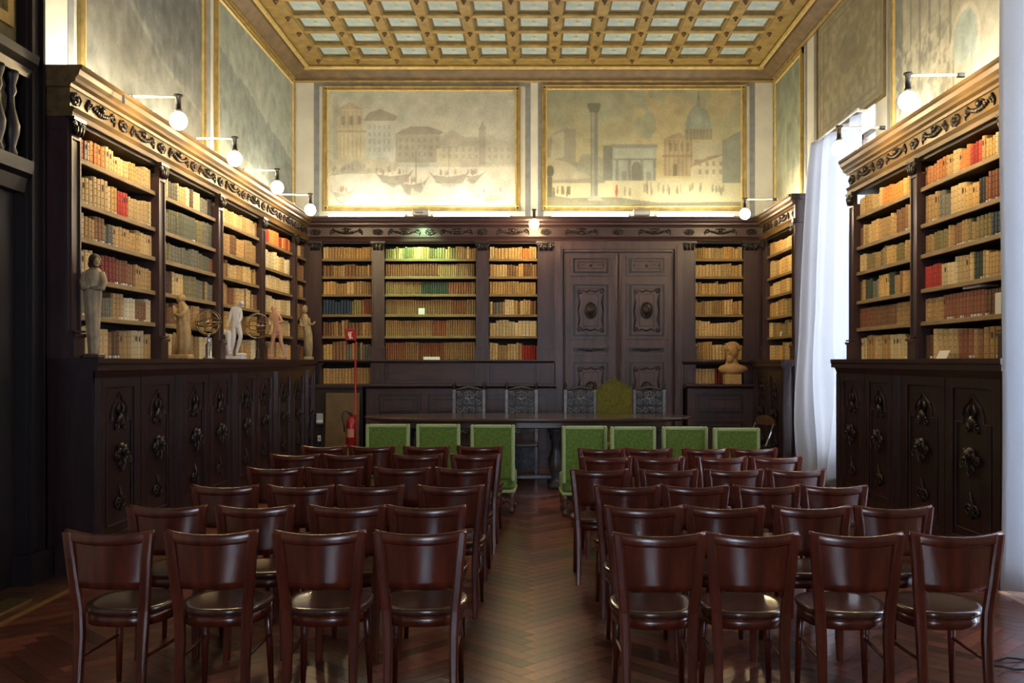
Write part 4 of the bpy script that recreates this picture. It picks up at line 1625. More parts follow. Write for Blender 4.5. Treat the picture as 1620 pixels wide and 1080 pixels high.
cv.poly([(0, 0.28), (0, 0.40), (0.18, 0.42), (0.38, 0.38), (0.36, 0.30), (0.2, 0.28)], (0.66, 0.62, 0.46))
cv.poly([(0.0, 0.26), (0.14, 0.40), (0.16, 0.40), (0.20, 0.30)], (0.58, 0.54, 0.42))
for x0, x1, y, hh in ((0.24, 0.46, 0.20, 0.12), (0.36, 0.54, 0.11, 0.15), (0.53, 0.76, 0.19, 0.13), (0.70, 0.84, 0.22, 0.08), (0.0, 0.15, 0.05, 0.12), (0.70, 0.98, 0.06, 0.08)):
    c = (0.50, 0.45, 0.35) if y > 0.08 else (0.60, 0.56, 0.44)
    xm = (x0 + x1) / 2
    cv.poly([(x0, y + hh), (x0 + 0.03, y + hh * 0.6), (xm, y + hh * 0.5), (x1 - 0.03, y + hh * 0.65), (x1, y + hh * 1.05), (x1 - 0.04, y + 0.1 * hh), (xm, y - 0.02), (x0 + 0.05, y + 0.1 * hh)], c, 0.9)
    cv.poly([(x0 + 0.03, y + hh * 0.2), (xm, y), (x1 - 0.04, y + hh * 0.1), (xm, y - 0.04)], (0.46, 0.42, 0.34), 0.7)
    cv.figures(7, x0 + 0.04, x1 - 0.04, y + hh * 0.55, y + hh * 0.7, [(0.74, 0.66, 0.48), (0.44, 0.38, 0.30), (0.60, 0.42, 0.30)], 0.04)
for x, y0, y1 in ((0.47, 0.2, 0.5), (0.645, 0.2, 0.52), (0.42, 0.1, 0.34)):
    cv.rect(x - 0.002, x + 0.002, y0, y1, (0.42, 0.38, 0.30), 0.8)
cv.figures(18, 0.02, 0.34, 0.29, 0.34, [(0.45, 0.40, 0.32), (0.55, 0.48, 0.36)], 0.03)
wv = cv.noise(14)
cv.fill((cv.y < 0.2) & (wv > 0.55), (0.86, 0.84, 0.74), 0.5)
cv.finish(0.10, 9, (0.76, 0.75, 0.67), 0.42)
framed('painted harbour view with boats and palazzi in a gilded frame, left on the end wall', (-3.315, WY - 0.004, 3.955), 0, 3.10, 1.965, cv, gain=1.2)

# ruins: column, arch and a domed church
cv = Canvas(330, 200, 9)
cv.grad((0.72, 0.63, 0.36), (0.53, 0.53, 0.40))
sk = cv.noise(4)
cv.fill((cv.x > 0.45) & (sk > 0.45), (0.70, 0.58, 0.32), 0.5)
cv.fill((sk < 0.45) & (cv.x < 0.6), (0.50, 0.53, 0.42), 0.6)
cv.rect(0, 1, 0, 0.24, (0.70, 0.66, 0.46))
cv.poly([(0, 0.2), (0, 0.55), (0.04, 0.63), (0.10, 0.67), (0.15, 0.66), (0.15, 0.38), (0.30, 0.30), (0.3, 0.2)], (0.50, 0.48, 0.39))
cv.poly([(0.02, 0.4), (0.03, 0.60), (0.09, 0.64), (0.09, 0.42)], (0.60, 0.57, 0.45))
cv.poly([(0, 0.22), (0, 0.42), (0.10, 0.38), (0.24, 0.24)], (0.60, 0.56, 0.44))
cv.poly([(0.15, 0.3), (0.18, 0.45), (0.24, 0.44), (0.30, 0.40), (0.30, 0.25)], (0.52, 0.52, 0.42))
cv.rect(0.29, 0.35, 0.22, 0.52, (0.40, 0.41, 0.36))
cv.rect(0.34, 0.56, 0.22, 0.52, (0.54, 0.56, 0.49))
cv.rect(0.33, 0.57, 0.50, 0.53, (0.44, 0.46, 0.41))
cv.rect(0.35, 0.55, 0.41, 0.49, (0.60, 0.62, 0.53))
for k in range(4):
    cv.rect(0.355 + k * 0.064, 0.368 + k * 0.064, 0.22, 0.41, (0.42, 0.44, 0.40))
cv.rect(0.345, 0.565, 0.395, 0.412, (0.42, 0.44, 0.39))
cv.rect(0.435, 0.49, 0.22, 0.32, (0.38, 0.38, 0.32))
cv.oval(0.4625, 0.32, 0.0275, 0.06, (0.38, 0.38, 0.32))
for x in (0.40, 0.525):
    cv.rect(x - 0.012, x + 0.012, 0.22, 0.30, (0.46, 0.46, 0.39))
cv.rect(0.60, 0.75, 0.26, 0.58, (0.60, 0.50, 0.32))
cv.poly([(0.61, 0.58), (0.675, 0.63), (0.74, 0.58)], (0.55, 0.45, 0.29))
cv.rect(0.595, 0.755, 0.42, 0.44, (0.50, 0.40, 0.26))
for k in range(7):
    cv.rect(0.607 + k * 0.022, 0.613 + k * 0.022, 0.26, 0.57, (0.48, 0.39, 0.25), 0.7)
cv.windows(0.62, 0.74, 0.45, 0.56, 4, 1, (0.42, 0.36, 0.24), 0.7)
cv.rect(0.65, 0.67, 0.26, 0.36, (0.38, 0.33, 0.23))
cv.rect(0.71, 0.85, 0.57, 0.66, (0.50, 0.46, 0.34))
for k in range(8):
    cv.rect(0.72 + k * 0.017, 0.726 + k * 0.017, 0.57, 0.66, (0.40, 0.38, 0.28), 0.8)
cv.oval(0.78, 0.66, 0.068, 0.20, (0.46, 0.50, 0.44), y_min=0.66)
cv.oval(0.768, 0.66, 0.030, 0.19, (0.54, 0.57, 0.50), 0.6, y_min=0.66)
cv.rect(0.771, 0.789, 0.85, 0.91, (0.45, 0.46, 0.38))
cv.poly([(0.772, 0.91), (0.78, 0.99), (0.788, 0.91)], (0.40, 0.40, 0.32))
cv.poly([(0.75, 0.24), (0.75, 0.54), (0.91, 0.55), (0.91, 0.24)], (0.62, 0.58, 0.44))
cv.poly([(0.74, 0.33), (0.84, 0.43), (0.91, 0.43), (0.91, 0.24), (0.74, 0.24)], (0.70, 0.65, 0.48))
cv.poly([(0.75, 0.34), (0.76, 0.40), (0.80, 0.40), (0.84, 0.43), (0.91, 0.44)], (0.52, 0.42, 0.30))
cv.windows(0.77, 0.91, 0.26, 0.40, 4, 2, (0.46, 0.42, 0.32), 0.7)
cv.poly([(0.90, 0.20), (0.90, 0.56), (1.0, 0.65), (1.0, 0.2)], (0.44, 0.45, 0.40))
cv.poly([(0, 0.0), (0, 0.10), (0.12, 0.07), (0.34, 0.08), (0.58, 0.03), (1, 0.04), (1, 0)], (0.42, 0.40, 0.29))
cv.rect(0.225, 0.262, 0.08, 0.82, (0.40, 0.41, 0.37))
cv.rect(0.232, 0.246, 0.08, 0.82, (0.53, 0.52, 0.45), 0.8)
cv.poly([(0.222, 0.80), (0.208, 0.86), (0.212, 0.88), (0.275, 0.88), (0.278, 0.86), (0.266, 0.80)], (0.34, 0.34, 0.29))
cv.poly([(0.21, 0.05), (0.22, 0.09), (0.27, 0.09), (0.29, 0.05)], (0.56, 0.53, 0.43))
cv.rect(0.005, 0.03, 0.08, 0.25, (0.30, 0.29, 0.23))
cv.oval(0.018, 0.30, 0.02, 0.05, (0.28, 0.28, 0.22))
cv.figures(9, 0.03, 0.14, 0.07, 0.10, [(0.28, 0.26, 0.20), (0.36, 0.32, 0.24)], 0.06)
cv.figures(3, 0.34, 0.37, 0.08, 0.09, [(0.62, 0.22, 0.14)], 0.08)
cv.figures(14, 0.38, 0.70, 0.08, 0.14, [(0.44, 0.42, 0.32), (0.40, 0.34, 0.26), (0.56, 0.50, 0.38)], 0.06)
cv.figures(10, 0.72, 0.97, 0.08, 0.14, [(0.44, 0.42, 0.32)], 0.05)
cv.finish(0.10, 9, (0.66, 0.64, 0.50), 0.28)
framed('painted view of ruins, a tall column and a domed church, right on the end wall', (0.12, WY - 0.004, 3.955), 0, 3.21, 1.985, cv, gain=1.25)

# left wall, near: misty slope
cv = Canvas(200, 140, 21)
cv.grad((0.62, 0.61, 0.50), (0.42, 0.44, 0.42))
nz = cv.noise(5)
cv.fill(nz > 0.5, (0.48, 0.50, 0.47), 0.5)
st = cv.noise(16)
cv.fill((cv.y > 0.45 + 0.12 * st) & (cv.x > 0.2) & (st > 0.45), (0.37, 0.39, 0.37), 0.5)
cv.poly([(0, 0.62), (0.3, 0.56), (0.6, 0.40), (1, 0.28), (1, 0), (0, 0)], (0.56, 0.54, 0.44), 0.7)
cv.poly([(0, 0.64), (0.32, 0.58), (0.62, 0.41), (1, 0.30), (1, 0.28), (0.6, 0.39), (0.3, 0.55), (0, 0.61)], (0.68, 0.66, 0.54), 0.8)
for k in range(9):
    x = 0.1 + k * 0.1
    cv.rect(x, x + 0.03, 0.5 - 0.2 * x, 1.0, (0.36, 0.37, 0.35), 0.35)
cv.poly([(0, 0), (0, 0.14), (0.5, 0.10), (1, 0.14), (1, 0)], (0.50, 0.49, 0.40), 0.8)
cv.finish(0.18, 12, (0.55, 0.56, 0.55), 0.40)
framed('large misty grey landscape painting on the left wall nearest the portal', (-WX + 0.004, 7.78, 3.66), LEFT, 2.95, 2.30, cv, gain=0.85)
# left wall, far: mountain under a pale sky
cv = Canvas(220, 130, 22)
cv.grad((0.70, 0.70, 0.58), (0.52, 0.56, 0.49))
nz = cv.noise(4)
cv.fill(nz > 0.5, (0.62, 0.64, 0.55), 0.5)
rg = 0.55 + 0.10 * cv.noise(9)
cv.fill((cv.y < rg * (1.10 - 0.55 * cv.x) + 0.1), (0.44, 0.47, 0.43))
rk = cv.noise(20)
cv.fill((cv.y < rg * (1.10 - 0.55 * cv.x) + 0.06) & (rk > 0.5), (0.37, 0.40, 0.36), 0.7)
cv.fill((cv.y < 0.25 - 0.1 * cv.x), (0.58, 0.57, 0.45), 0.7)
cv.windows(0.5, 0.95, 0.20, 0.32, 8, 2, (0.52, 0.47, 0.36), 0.7)
cv.finish(0.14, 14, (0.62, 0.65, 0.62), 0.35)
framed('painted mountain landscape on the left wall beside the end wall', (-WX + 0.004, 11.10, 3.66), LEFT, 3.62, 2.30, cv, gain=1.15)
# right wall, near: lofty interior with pillars
cv = Canvas(230, 170, 23)
cv.grad((0.72, 0.70, 0.60), (0.56, 0.55, 0.47))
for k in range(13):
    x = 0.02 + k * 0.042
    cv.rect(x, x + 0.018, 0.28 + 0.02 * (k % 3), 1, (0.46, 0.45, 0.40) if k % 2 else (0.66, 0.64, 0.53), 0.8)
cv.rect(0, 0.07, 0, 1, (0.40, 0.43, 0.43), 0.9)
cv.poly([(0.45, 0.55), (1, 0.75), (1, 1), (0.45, 1)], (0.62, 0.60, 0.50), 0.8)
for k in range(6):
    cv.poly([(0.45, 0.60 + k * 0.07), (1, 0.78 + k * 0.07), (1, 0.80 + k * 0.07), (0.45, 0.615 + k * 0.07)], (0.50, 0.48, 0.40), 0.7)
cv.oval(0.60, 0.30, 0.11, 0.15, (0.76, 0.74, 0.64), 1.0, 0.22)
cv.oval(0.60, 0.30, 0.09, 0.125, (0.60, 0.68, 0.66), 1.0, 0.22)
bl_ = cv.noise(26)
cv.fill((bl_ > 0.56) & (cv.x < 0.5) & (cv.y < 0.5), (0.74, 0.72, 0.60), 0.6)
cv.fill((bl_ < 0.42) & (cv.x < 0.5) & (cv.y < 0.45), (0.42, 0.43, 0.38), 0.6)
cv.figures(12, 0.4, 0.9, 0.08, 0.2, [(0.70, 0.48, 0.34), (0.46, 0.44, 0.40), (0.72, 0.66, 0.50)], 0.09)
cv.finish(0.14, 14, (0.68, 0.67, 0.58), 0.25)
framed('large painting of a lofty pillared interior on the right wall', (WX - 0.004, 9.86, 3.66), RIGHT, 2.75, 2.30, cv, fw=0.06, gain=1.15)
# right wall, far: narrow pale view
cv = Canvas(90, 110, 24)
cv.grad((0.68, 0.67, 0.50), (0.46, 0.50, 0.42))
nz = cv.noise(5)
cv.fill((cv.y < 0.5 + 0.2 * nz) & (cv.x > 0.45), (0.50, 0.52, 0.42), 0.8)
cv.fill((cv.y < 0.30), (0.62, 0.60, 0.44), 0.7)
cv.finish(0.16, 10)
framed('narrow greenish painting on the right wall beside the end wall', (WX - 0.004, 14.72, 3.66), RIGHT, 1.55, 2.30, cv, gain=1.25)
# ornamental fresco over the window
cv = Canvas(130, 110, 25)
cv.grad((0.58, 0.54, 0.40), (0.54, 0.51, 0.39))
nz = cv.noise(16)
cv.fill(nz > 0.54, (0.47, 0.44, 0.33), 0.7)
cv.fill(nz < 0.42, (0.63, 0.59, 0.45), 0.7)
for q in (0.03, 0.09):
    cv.fill((np.minimum(np.minimum(cv.x, 1 - cv.x), np.minimum(cv.y, 1 - cv.y)) < q + 0.02) & (np.minimum(np.minimum(cv.x, 1 - cv.x), np.minimum(cv.y, 1 - cv.y)) > q), (0.44, 0.40, 0.29), 0.9)
cv.oval(0.5, 0.55, 0.14, 0.16, (0.42, 0.41, 0.33), 0.7)
cv.finish(0.08, 16, (0.58, 0.55, 0.43), 0.45)
t = thing('fresco_panel', 'beige ornamental fresco panel above the window on the right wall', 'painting', (WX - 0.004, 12.5, 4.46), RIGHT, 'framed views above the bookcases')
new('canvas', cv.mesh('canvas', 2.35, 1.50, 1.2), t, (0.02, -0.008, 0.0))
mb = MB()
mb.box(0.0, 2.39, -0.02, 0.0, -0.04, 0.0)
mb.box(0.0, 2.39, -0.02, 0.0, 1.50, 1.53)
mb.box(-0.02, 0.02, -0.02, 0.0, -0.04, 1.53)
mb.box(2.37, 2.41, -0.02, 0.0, -0.04, 1.53)
obj('border_moulding', mb, M['ceilrecess'], t)

# ================================================================== LAMPS
def lamp_meshes():
    a = MB()
    a.smooth = True
    a.tube([(0, 0.06, 0.0), (0, -0.36, 0.0)], 0.011, 8)
    am = a.mesh('arm')
    am.materials.append(M['arm'])
    s = MB()
    s.smooth = True
    s.lathe([(0.012, 0.02), (0.034, 0.016), (0.036, 0.002), (0.022, -0.006), (0.022, -0.10), (0.028, -0.105), (0.028, -0.13), (0.018, -0.135)], 14, (0, -0.36, 0))
    s.v = s.v
    sm = s.mesh('socket')
    sm.materials.append(M['black'])
    g = MB()
    g.smooth = True
    g.ell((0, -0.36, -0.203), (0.072, 0.072, 0.075), 16, 10)  # globe enlarged beyond the real bulb, glare put into its size
    gm = g.mesh('globe_bulb')
    gm.materials.append(M['bulb'])
    f = MB().cbox(-0.018, 0.018, 0.02, 0.08, -0.02, 0.014, 0.005).mesh('bracket')
    f.materials.append(M['black'])
    return am, sm, gm, f


AM, SM, GM, BM_ = lamp_meshes()


def lamp(label, loc, rz):
    t = thing('bracket_lamp', label, 'lamp', loc, rz, 'globe lamps on cornice brackets')
    new('arm', AM, t)
    new('socket', SM, t)
    new('globe_bulb', GM, t)
    new('bracket', BM_, t)
    return t


LZ = CORN + 0.021
for k, y in enumerate((7.93, 9.42, 10.98, 12.6)):
    lamp('globe bulb on a white arm over the left bookcases, %s from the camera' % ('nearest' if k == 0 else W4[k]), (-3.335, y, LZ), LEFT)
lamp('globe bulb lamp in the middle of the end wall cornice', (0.0, 14.27, LZ), 0)
lamp('globe bulb lamp on the short cornice in the far right corner', (3.24, 12.95, LZ), RIGHT)
lamp('globe bulb lamp over the right bookcases beside the window curtain', (3.25, 8.98, LZ), RIGHT)
lamp('globe bulb lamp over the right bookcases nearest the camera', (3.25, 7.33, LZ), RIGHT)

# fluorescent tubes lying on top of the cornices, washing the walls and ceiling
tb = MB()
tb.tube([(-0.58, 0, 0.028), (0.58, 0, 0.028)], 0.016, 10)
TBM = tb.mesh('glass_tube')
TBM.materials.append(M['tube'])
hb = MB()
hb.cbox(-0.62, 0.62, -0.03, 0.03, 0.0, 0.010, 0.003)
hb.box(-0.62, -0.58, -0.022, 0.022, 0.010, 0.046)
hb.box(0.58, 0.62, -0.022, 0.022, 0.010, 0.046)
HBM = hb.mesh('housing')
HBM.materials.append(M['arm'])


def tube_light(label, loc, rz):
    t = thing('fluorescent_light', label, 'light', loc, rz, 'hidden tubes on the cornices')
    new('housing', HBM, t)
    new('glass_tube', TBM, t)


for k, y in enumerate((7.9, 9.55, 11.2, 12.85)):
    tube_light('fluorescent tube lying on the left cornice above the %s bay' % W4[k], (-3.42, y, CORN), LEFT)
for k, x in enumerate((-2.55, -0.95, 0.85, 2.45)):
    tube_light('fluorescent tube on the end wall cornice, %s from the left' % W4[k], (x, 14.43, CORN), 0)
tube_light('fluorescent tube on the right cornice nearest the camera', (3.42, 7.6, CORN), RIGHT)
tube_light('fluorescent tube on the right cornice by the window', (3.42, 9.4, CORN), RIGHT)
tube_light('fluorescent tube on the far right corner cornice', (3.42, 13.4, CORN), RIGHT)

# emergency light boxes on the end wall cornice; the left one throws a greenish beam down the shelves
for lab, x, lit in (('small grey lamp box above the green-lit shelves on the cornice', -1.71, True), ('small grey lamp box on the cornice above the double door', 1.62, False)):
    t = thing('lamp_box', lab, 'lamp', (x, 14.30, CORN))
    obj('case', MB().cbox(-0.125, 0.125, -0.05, 0.05, 0.0, 0.10, 0.012), M['grey'], t)
    obj('lens', MB().cbox(-0.105, 0.105, -0.056, -0.05, 0.012, 0.06, 0.002), M['white'], t)
    if lit:
        obj('lamp_arm', MB().box(-0.01, 0.01, -0.19, -0.05, 0.03, 0.045), M['grey'], t)
        obj('lamp_head', MB().cbox(-0.06, 0.06, -0.25, -0.19, 0.01, 0.05, 0.008), M['grey'], t)
        l = bpy.data.lights.new('green_beam', 'SPOT')
        l.energy = 120
        l.color = (0.50, 1.0, 0.50)
        l.spot_size = math.radians(88)
        l.spot_blend = 0.7
        l.shadow_soft_size = 0.03
        o = bpy.data.objects.new('green_beam', l)
        o.location = (0, -0.22, -0.01)
        o.rotation_euler = (math.radians(30), 0, 0)
        o.parent = t
        COL.objects.link(o)


# ================================================================== CHAIRS
def bent_chair():
    """dark bentwood-style chair facing +y, its back towards the camera; origin on the floor under the seat"""
    t = new('wooden_chair', None)
    ch = M['chair']
    # seat: rounded plate, slightly dished
    n = 28
    sec = []
    for i in range(n):
        a = 2 * PI * i / n
        c, s = math.cos(a), math.sin(a)
        k = 1.0 / (abs(c) ** 3.0 + abs(s) ** 3.0) ** (1 / 3.0)
        wx = 0.205 if s > 0 else 0.205 - 0.03 * (-s)
        sec.append((c * k * wx, s * k * 0.205))
    mb = MB()
    mb.smooth = True
    vs = []
    for z, f in ((0.428, 0.93), (0.432, 0.985), (0.444, 1.0), (0.456, 0.99), (0.460, 0.955), (0.457, 0.80), (0.452, 0.5)):
        vs += [(x * f, y * f, z) for x, y in sec]
    fs = [tuple(range(n - 1, -1, -1)), tuple(range(6 * n, 7 * n))]
    for k in range(6):
        for i in range(n):
            j = (i + 1) % n
            fs.append((k * n + i, k * n + j, (k + 1) * n + j, (k + 1) * n + i))
    mb.add(vs, fs)
    obj('seat', mb, M['chair_seat'], t)
    mb = MB()
    mb.smooth = True
    vs = []
    for z, f in ((0.375, 0.90), (0.377, 0.94), (0.428, 0.94), (0.428, 0.86), (0.377, 0.86)):
        vs += [(x * f, y * f, z) for x, y in sec]
    fs = []
    for k in range(5):
        k2 = (k + 1) % 5
        for i in range(n):
            j = (i + 1) % n
            fs.append((k * n + i, k * n + j, k2 * n + j, k2 * n + i))
    mb.add(vs, fs)
    obj('seat_ring', mb, ch, t)
    # back posts sweep from the floor to the upper corners
    path = [(0.152, -0.235, 0.0), (0.150, -0.222, 0.16), (0.150, -0.208, 0.34), (0.156, -0.205, 0.46), (0.168, -0.217, 0.58), (0.178, -0.228, 0.70), (0.192, -0.232, 0.820)]
    wd = [0.016, 0.019, 0.022, 0.023, 0.023, 0.023, 0.022]
    for s in (-1, 1):
        mb = MB()
        vs = []
        for (x, y, z), w in zip(path, wd):
            for dx, dy in ((-w, -0.014), (-w * 0.5, -0.019), (w * 0.5, -0.019), (w, -0.014), (w, 0.014), (w * 0.5, 0.019), (-w * 0.5, 0.019), (-w, 0.014)):
                vs.append((s * x + dx, y + dy, z))
        fs = [tuple(range(7, -1, -1)), tuple(range(48, 56))]
        for k in range(6):
            for i in range(8):
                j = (i + 1) % 8
                fs.append((k * 8 + i, k * 8 + j, k * 8 + 8 + j, k * 8 + 8 + i))
        mb.add(vs, fs)
        obj('back_leg', mb, ch, t)
        mb = MB()
        mb.smooth = True
        mb.tube([(s * 0.150, 0.150, 0.42), (s * 0.158, 0.160, 0.22), (s * 0.166, 0.170, 0.0)], [0.022, 0.018, 0.013], 8)
        obj('front_leg', mb, ch, t)
    # curved back panel and its top rail, bowed away from the sitter
    def bow(u):
        return -0.226 - 0.040 * (1 - u * u)
    mb = MB()
    mb.smooth = True
    m = 12
    zs = [0.565, 0.60, 0.66, 0.72, 0.775]
    vs, fs = [], []
    for side in (0, 1):
        for z in zs:
            hw = 0.164 + (z - 0.58) / 0.235 * 0.030
            for i in range(m + 1):
                u = -1 + 2 * i / m
                vs.append((u * hw, bow(u) + (0.012 if side else 0.0) + (z - 0.8) * -0.02, z))
    q = m + 1
    for k in range(len(zs) - 1):
        for i in range(m):
            a = k * q + i
            fs.append((a, a + 1, a + q + 1, a + q))
            b = a + q * len(zs)
            fs.append((b + q, b + q + 1, b + 1, b))
    for i in range(m):
        b = q * len(zs)
        fs.append((i + b, i + 1 + b, i + 1, i))
    mb.add(vs, fs)
    obj('back_panel', mb, ch, t)
    mb = MB()
    mb.smooth = True
    pts = []
    prof = [(-0.010, -0.030), (-0.014, -0.022), (-0.014, 0.012), (-0.007, 0.019), (0.010, 0.019), (0.016, 0.011), (0.014, -0.028)]
    vs, fs = [], []
    np_ = len(prof)
    for i in range(m + 1):
        u = -1 + 2 * i / m
        hw = 0.209
        zc = 0.795 + 0.018 * abs(u) ** 2.2
        for dy, dz in prof:
            vs.append((u * hw, bow(u) + 0.006 + dy, zc + dz))
    for i in range(m):
        for k in range(np_):
            k2 = (k + 1) % np_
            fs.append((i * np_ + k, i * np_ + k2, (i + 1) * np_ + k2, (i + 1) * np_ + k))
    fs.append(tuple(range(np_ - 1, -1, -1)))
    fs.append(tuple(range(m * np_, (m + 1) * np_)))
    mb.add(vs, fs)
    obj('top_rail', mb, ch, t)
    for s in (-1, 1):
        mb = MB()
        mb.tube([(s * 0.150, -0.215, 0.24), (s * 0.158, 0.160, 0.24)], 0.009, 6)
        obj('stretcher', mb, ch, t)
    return t


# x centres by pixel columns of the photograph turned into metres on each row's own depth
rowsL = [(4.33, [181, 336, 506, 664]), (5.09, [266, 404, 552, 676]), (5.92, [356, 476, 586, 715]), (6.92, [436, 530, 637, 734]), (7.91, [468, 551, 662, 752]), (8.68, [513, 590, 674, 760])]
rowsR = [(4.28, [1042, 1190, 1355, 1509]), (5.07, [1019, 1147, 1281, 1410]), (5.92, [993, 1098, 1212, 1317]), (6.80, [949, 1056, 1160, 1257]), (7.70, [958, 1042, 1141, 1227]), (8.46, [952, 1027, 1116, 1192])]
ROWW = ['nearest', 'second', 'third', 'fourth', 'fifth', 'farthest']
SEATW = ['first', 'second', 'third', 'fourth']
rc = random.Random(5)
proto = bent_chair()
first = True
for side, rows in (('left', rowsL), ('right', rowsR)):
    for r, (y, xs) in enumerate(rows):
        for k, px in enumerate(xs):
            o = proto if first else copy_tree(proto)
            first = False
            yb = y + 0.222
            x = (px - 845) / FPX * (y + 0.01)
            o.location = (x, yb, 0)
            a = rc.uniform(-1.6, 1.6) + (-5 if (side == 'left' and k == 0 and r == 0) else 0)
            o.rotation_euler = (0, 0, math.radians(a))
            tag(o, 'dark mahogany wooden chair, %s from left, %s row, %s of the aisle' % (SEATW[k], ROWW[r], side), 'chair', 'audience chairs in rows')

# ---- green velvet armchairs with their backs to the audience
def green_chair():
    t = new('velvet_chair', None)
    w = 0.232
    b = MB()
    b.cbox(-w + 0.02, w - 0.02, 0.0, 0.07, 0.36, 0.905, 0.012)
    obj('backrest', b, M['velvet'], t)
    b = MB()
    b.cbox(-w, -w + 0.035, -0.008, 0.075, 0.34, 0.93, 0.008)
    b.cbox(w - 0.035, w, -0.008, 0.075, 0.34, 0.93, 0.008)
    b.cbox(-w + 0.035, w - 0.035, -0.008, 0.075, 0.895, 0.93, 0.008)
    obj('back_braid', b, M['velvet_trim'], t)
    b = MB()
    b.cbox(-w, w, 0.02, 0.50, 0.24, 0.43, 0.03)
    s = obj('seat', b, M['velvet'], t)
    b = MB()
    b.cbox(-w - 0.005, w + 0.005, 0.014, 0.506, 0.215, 0.245, 0.006)
    obj('fringe', b, M['velvet_trim'], s)
    for sx in (-1, 1):
        for y in (0.045, 0.46):
            b = MB()
            b.smooth = True
            b.lathe([(0.018, 0.0), (0.030, 0.02), (0.026, 0.045), (0.014, 0.06), (0.024, 0.085), (0.030, 0.11), (0.018, 0.135), (0.028, 0.16), (0.030, 0.22)], 12, (sx * (w - 0.03), y, 0))
            obj('leg', b, M['legwood'], t)
        b = MB()
        b.smooth = True
        b.tube([(sx * (w - 0.03), 0.05, 0.10), (sx * (w - 0.03), 0.25, 0.075), (sx * (w - 0.03), 0.45, 0.10)], [0.014, 0.02, 0.014], 8)
        obj('side_stretcher', b, M['legwood'], t)
    for y in (0.045, 0.46):
        b = MB()
        b.smooth = True
        for sx in (-1, 1):
            b.spiral(sx * 0.08, y, 0.12, 0.045, 1.4, 0.013, 0, sx, 14)
            b.tube([(sx * 0.20, y, 0.11), (sx * 0.15, y, 0.15), (sx * 0.10, y, 0.09)], [0.012, 0.014, 0.008], 6)
        b.ell((0, y, 0.12), (0.03, 0.016, 0.04), 8, 5)
        obj('carved_stretcher', b, M['legwood'], t)
    return t


gx = [(613, 671, 0), (693, 671, 1), (779, 672, -2), (925, 674, 2), (1002, 675, 0), (1084, 675, -1), (1166, 677, 1)]
gproto = green_chair()
GW = ['first', 'second', 'third', 'fourth', 'fifth', 'sixth', 'seventh']
for k, (px, py, a) in enumerate(gx):
    o = gproto if k == 0 else copy_tree(gproto)
    y = 0.67 * FPX / (py - 571)
    o.location = ((px - 845) / FPX * y, y, 0)
    o.rotation_euler = (0, 0, math.radians(a))
    tag(o, 'green velvet chair with pale braid edging, %s of seven from the left' % GW[k], 'chair', 'green velvet chairs at the table')

# ---- long oval table
TZ = 0.90
tt = thing('oval_table', 'long dark oval walnut table on turned legs behind the green chairs', 'table', (-0.075, 12.15, 0))
mb = MB()
n = 72
sec = []
for i in range(n):
    a = 2 * PI * i / n
    c, s = math.cos(a), math.sin(a)
    sec.append((2.09 * math.copysign(abs(c) ** 0.85, c), 0.66 * math.copysign(abs(s) ** 0.85, s)))
vs = []
for z, f in ((TZ - 0.05, 0.965), (TZ - 0.038, 0.985), (TZ - 0.022, 1.0), (TZ - 0.006, 1.0), (TZ, 0.994)):
    vs += [(x * f, y * f, z) for x, y in sec]
fs = [tuple(range(n - 1, -1, -1)), tuple(range(4 * n, 5 * n))]
for k in range(4):
    for i in range(n):
        j = (i + 1) % n
        fs.append((k * n + i, k * n + j, (k + 1) * n + j, (k + 1) * n + i))
mb.add(vs, fs)
obj('tabletop', mb, M['table'], tt)
obj('apron', MB().cbox(-1.72, 1.72, -0.36, 0.36, TZ - 0.14, TZ - 0.05, 0.01), M['table'], tt)
for x in (-1.60, -0.33, 0.36, 1.68):
    mb = MB()
    mb.smooth = True
    mb.lathe([(0.10, 0.0), (0.105, 0.05), (0.07, 0.07), (0.05, 0.12), (0.085, 0.24), (0.09, 0.32), (0.05, 0.46), (0.045, 0.58), (0.08, 0.62), (0.06, 0.66), (0.105, 0.72), (0.11, 0.76)], 16, (x * 0.97, -0.2, 0))
    obj('leg', mb, M['blackwood'], tt)
    mb = MB()
    mb.smooth = True
    mb.lathe([(0.10, 0.0), (0.105, 0.05), (0.07, 0.07), (0.05, 0.12), (0.085, 0.24), (0.09, 0.32), (0.05, 0.46), (0.045, 0.58), (0.08, 0.62), (0.06, 0.66), (0.105, 0.72), (0.11, 0.76)], 16, (x * 0.97, 0.2, 0))
    obj('leg', mb, M['blackwood'], tt)
obj('stretcher', MB().cbox(-1.55, 1.62, -0.04, 0.04, 0.09, 0.15, 0.012), M['blackwood'], tt)

# ---- carved high-backed chairs behind the table, facing the audience
def scroll_panel(w, h):
    b = MB()
    b.smooth = True
    nx, nz = max(2, round(w / 0.10)), max(1, round(h / 0.10))
    for i in range(nx):
        for j in range(nz):
            cx = -w / 2 + w * (i + 0.5) / nx
            cz = h * (j + 0.5) / nz
            s = 1 if (i + j) % 2 else -1
            b.spiral(cx, -0.008, cz, 0.042, 1.5, 0.009, PI / 2 * (i + j), s, 12)
            b.ell((cx + 0.03 * s, -0.008, cz + 0.035), (0.014, 0.008, 0.012), 6, 4)
    # spread-winged emblem
    b.ell((0, -0.018, h * 0.55), (0.022, 0.018, 0.05), 8, 5)
    for s in (-1, 1):
        b.tube([(0, -0.018, h * 0.58), (s * 0.045, -0.02, h * 0.68), (s * 0.085, -0.016, h * 0.60)], [0.018, 0.020, 0.006], 6)
        b.tube([(0, -0.018, h * 0.50), (s * 0.03, -0.018, h * 0.40)], [0.012, 0.006], 5)
    return b


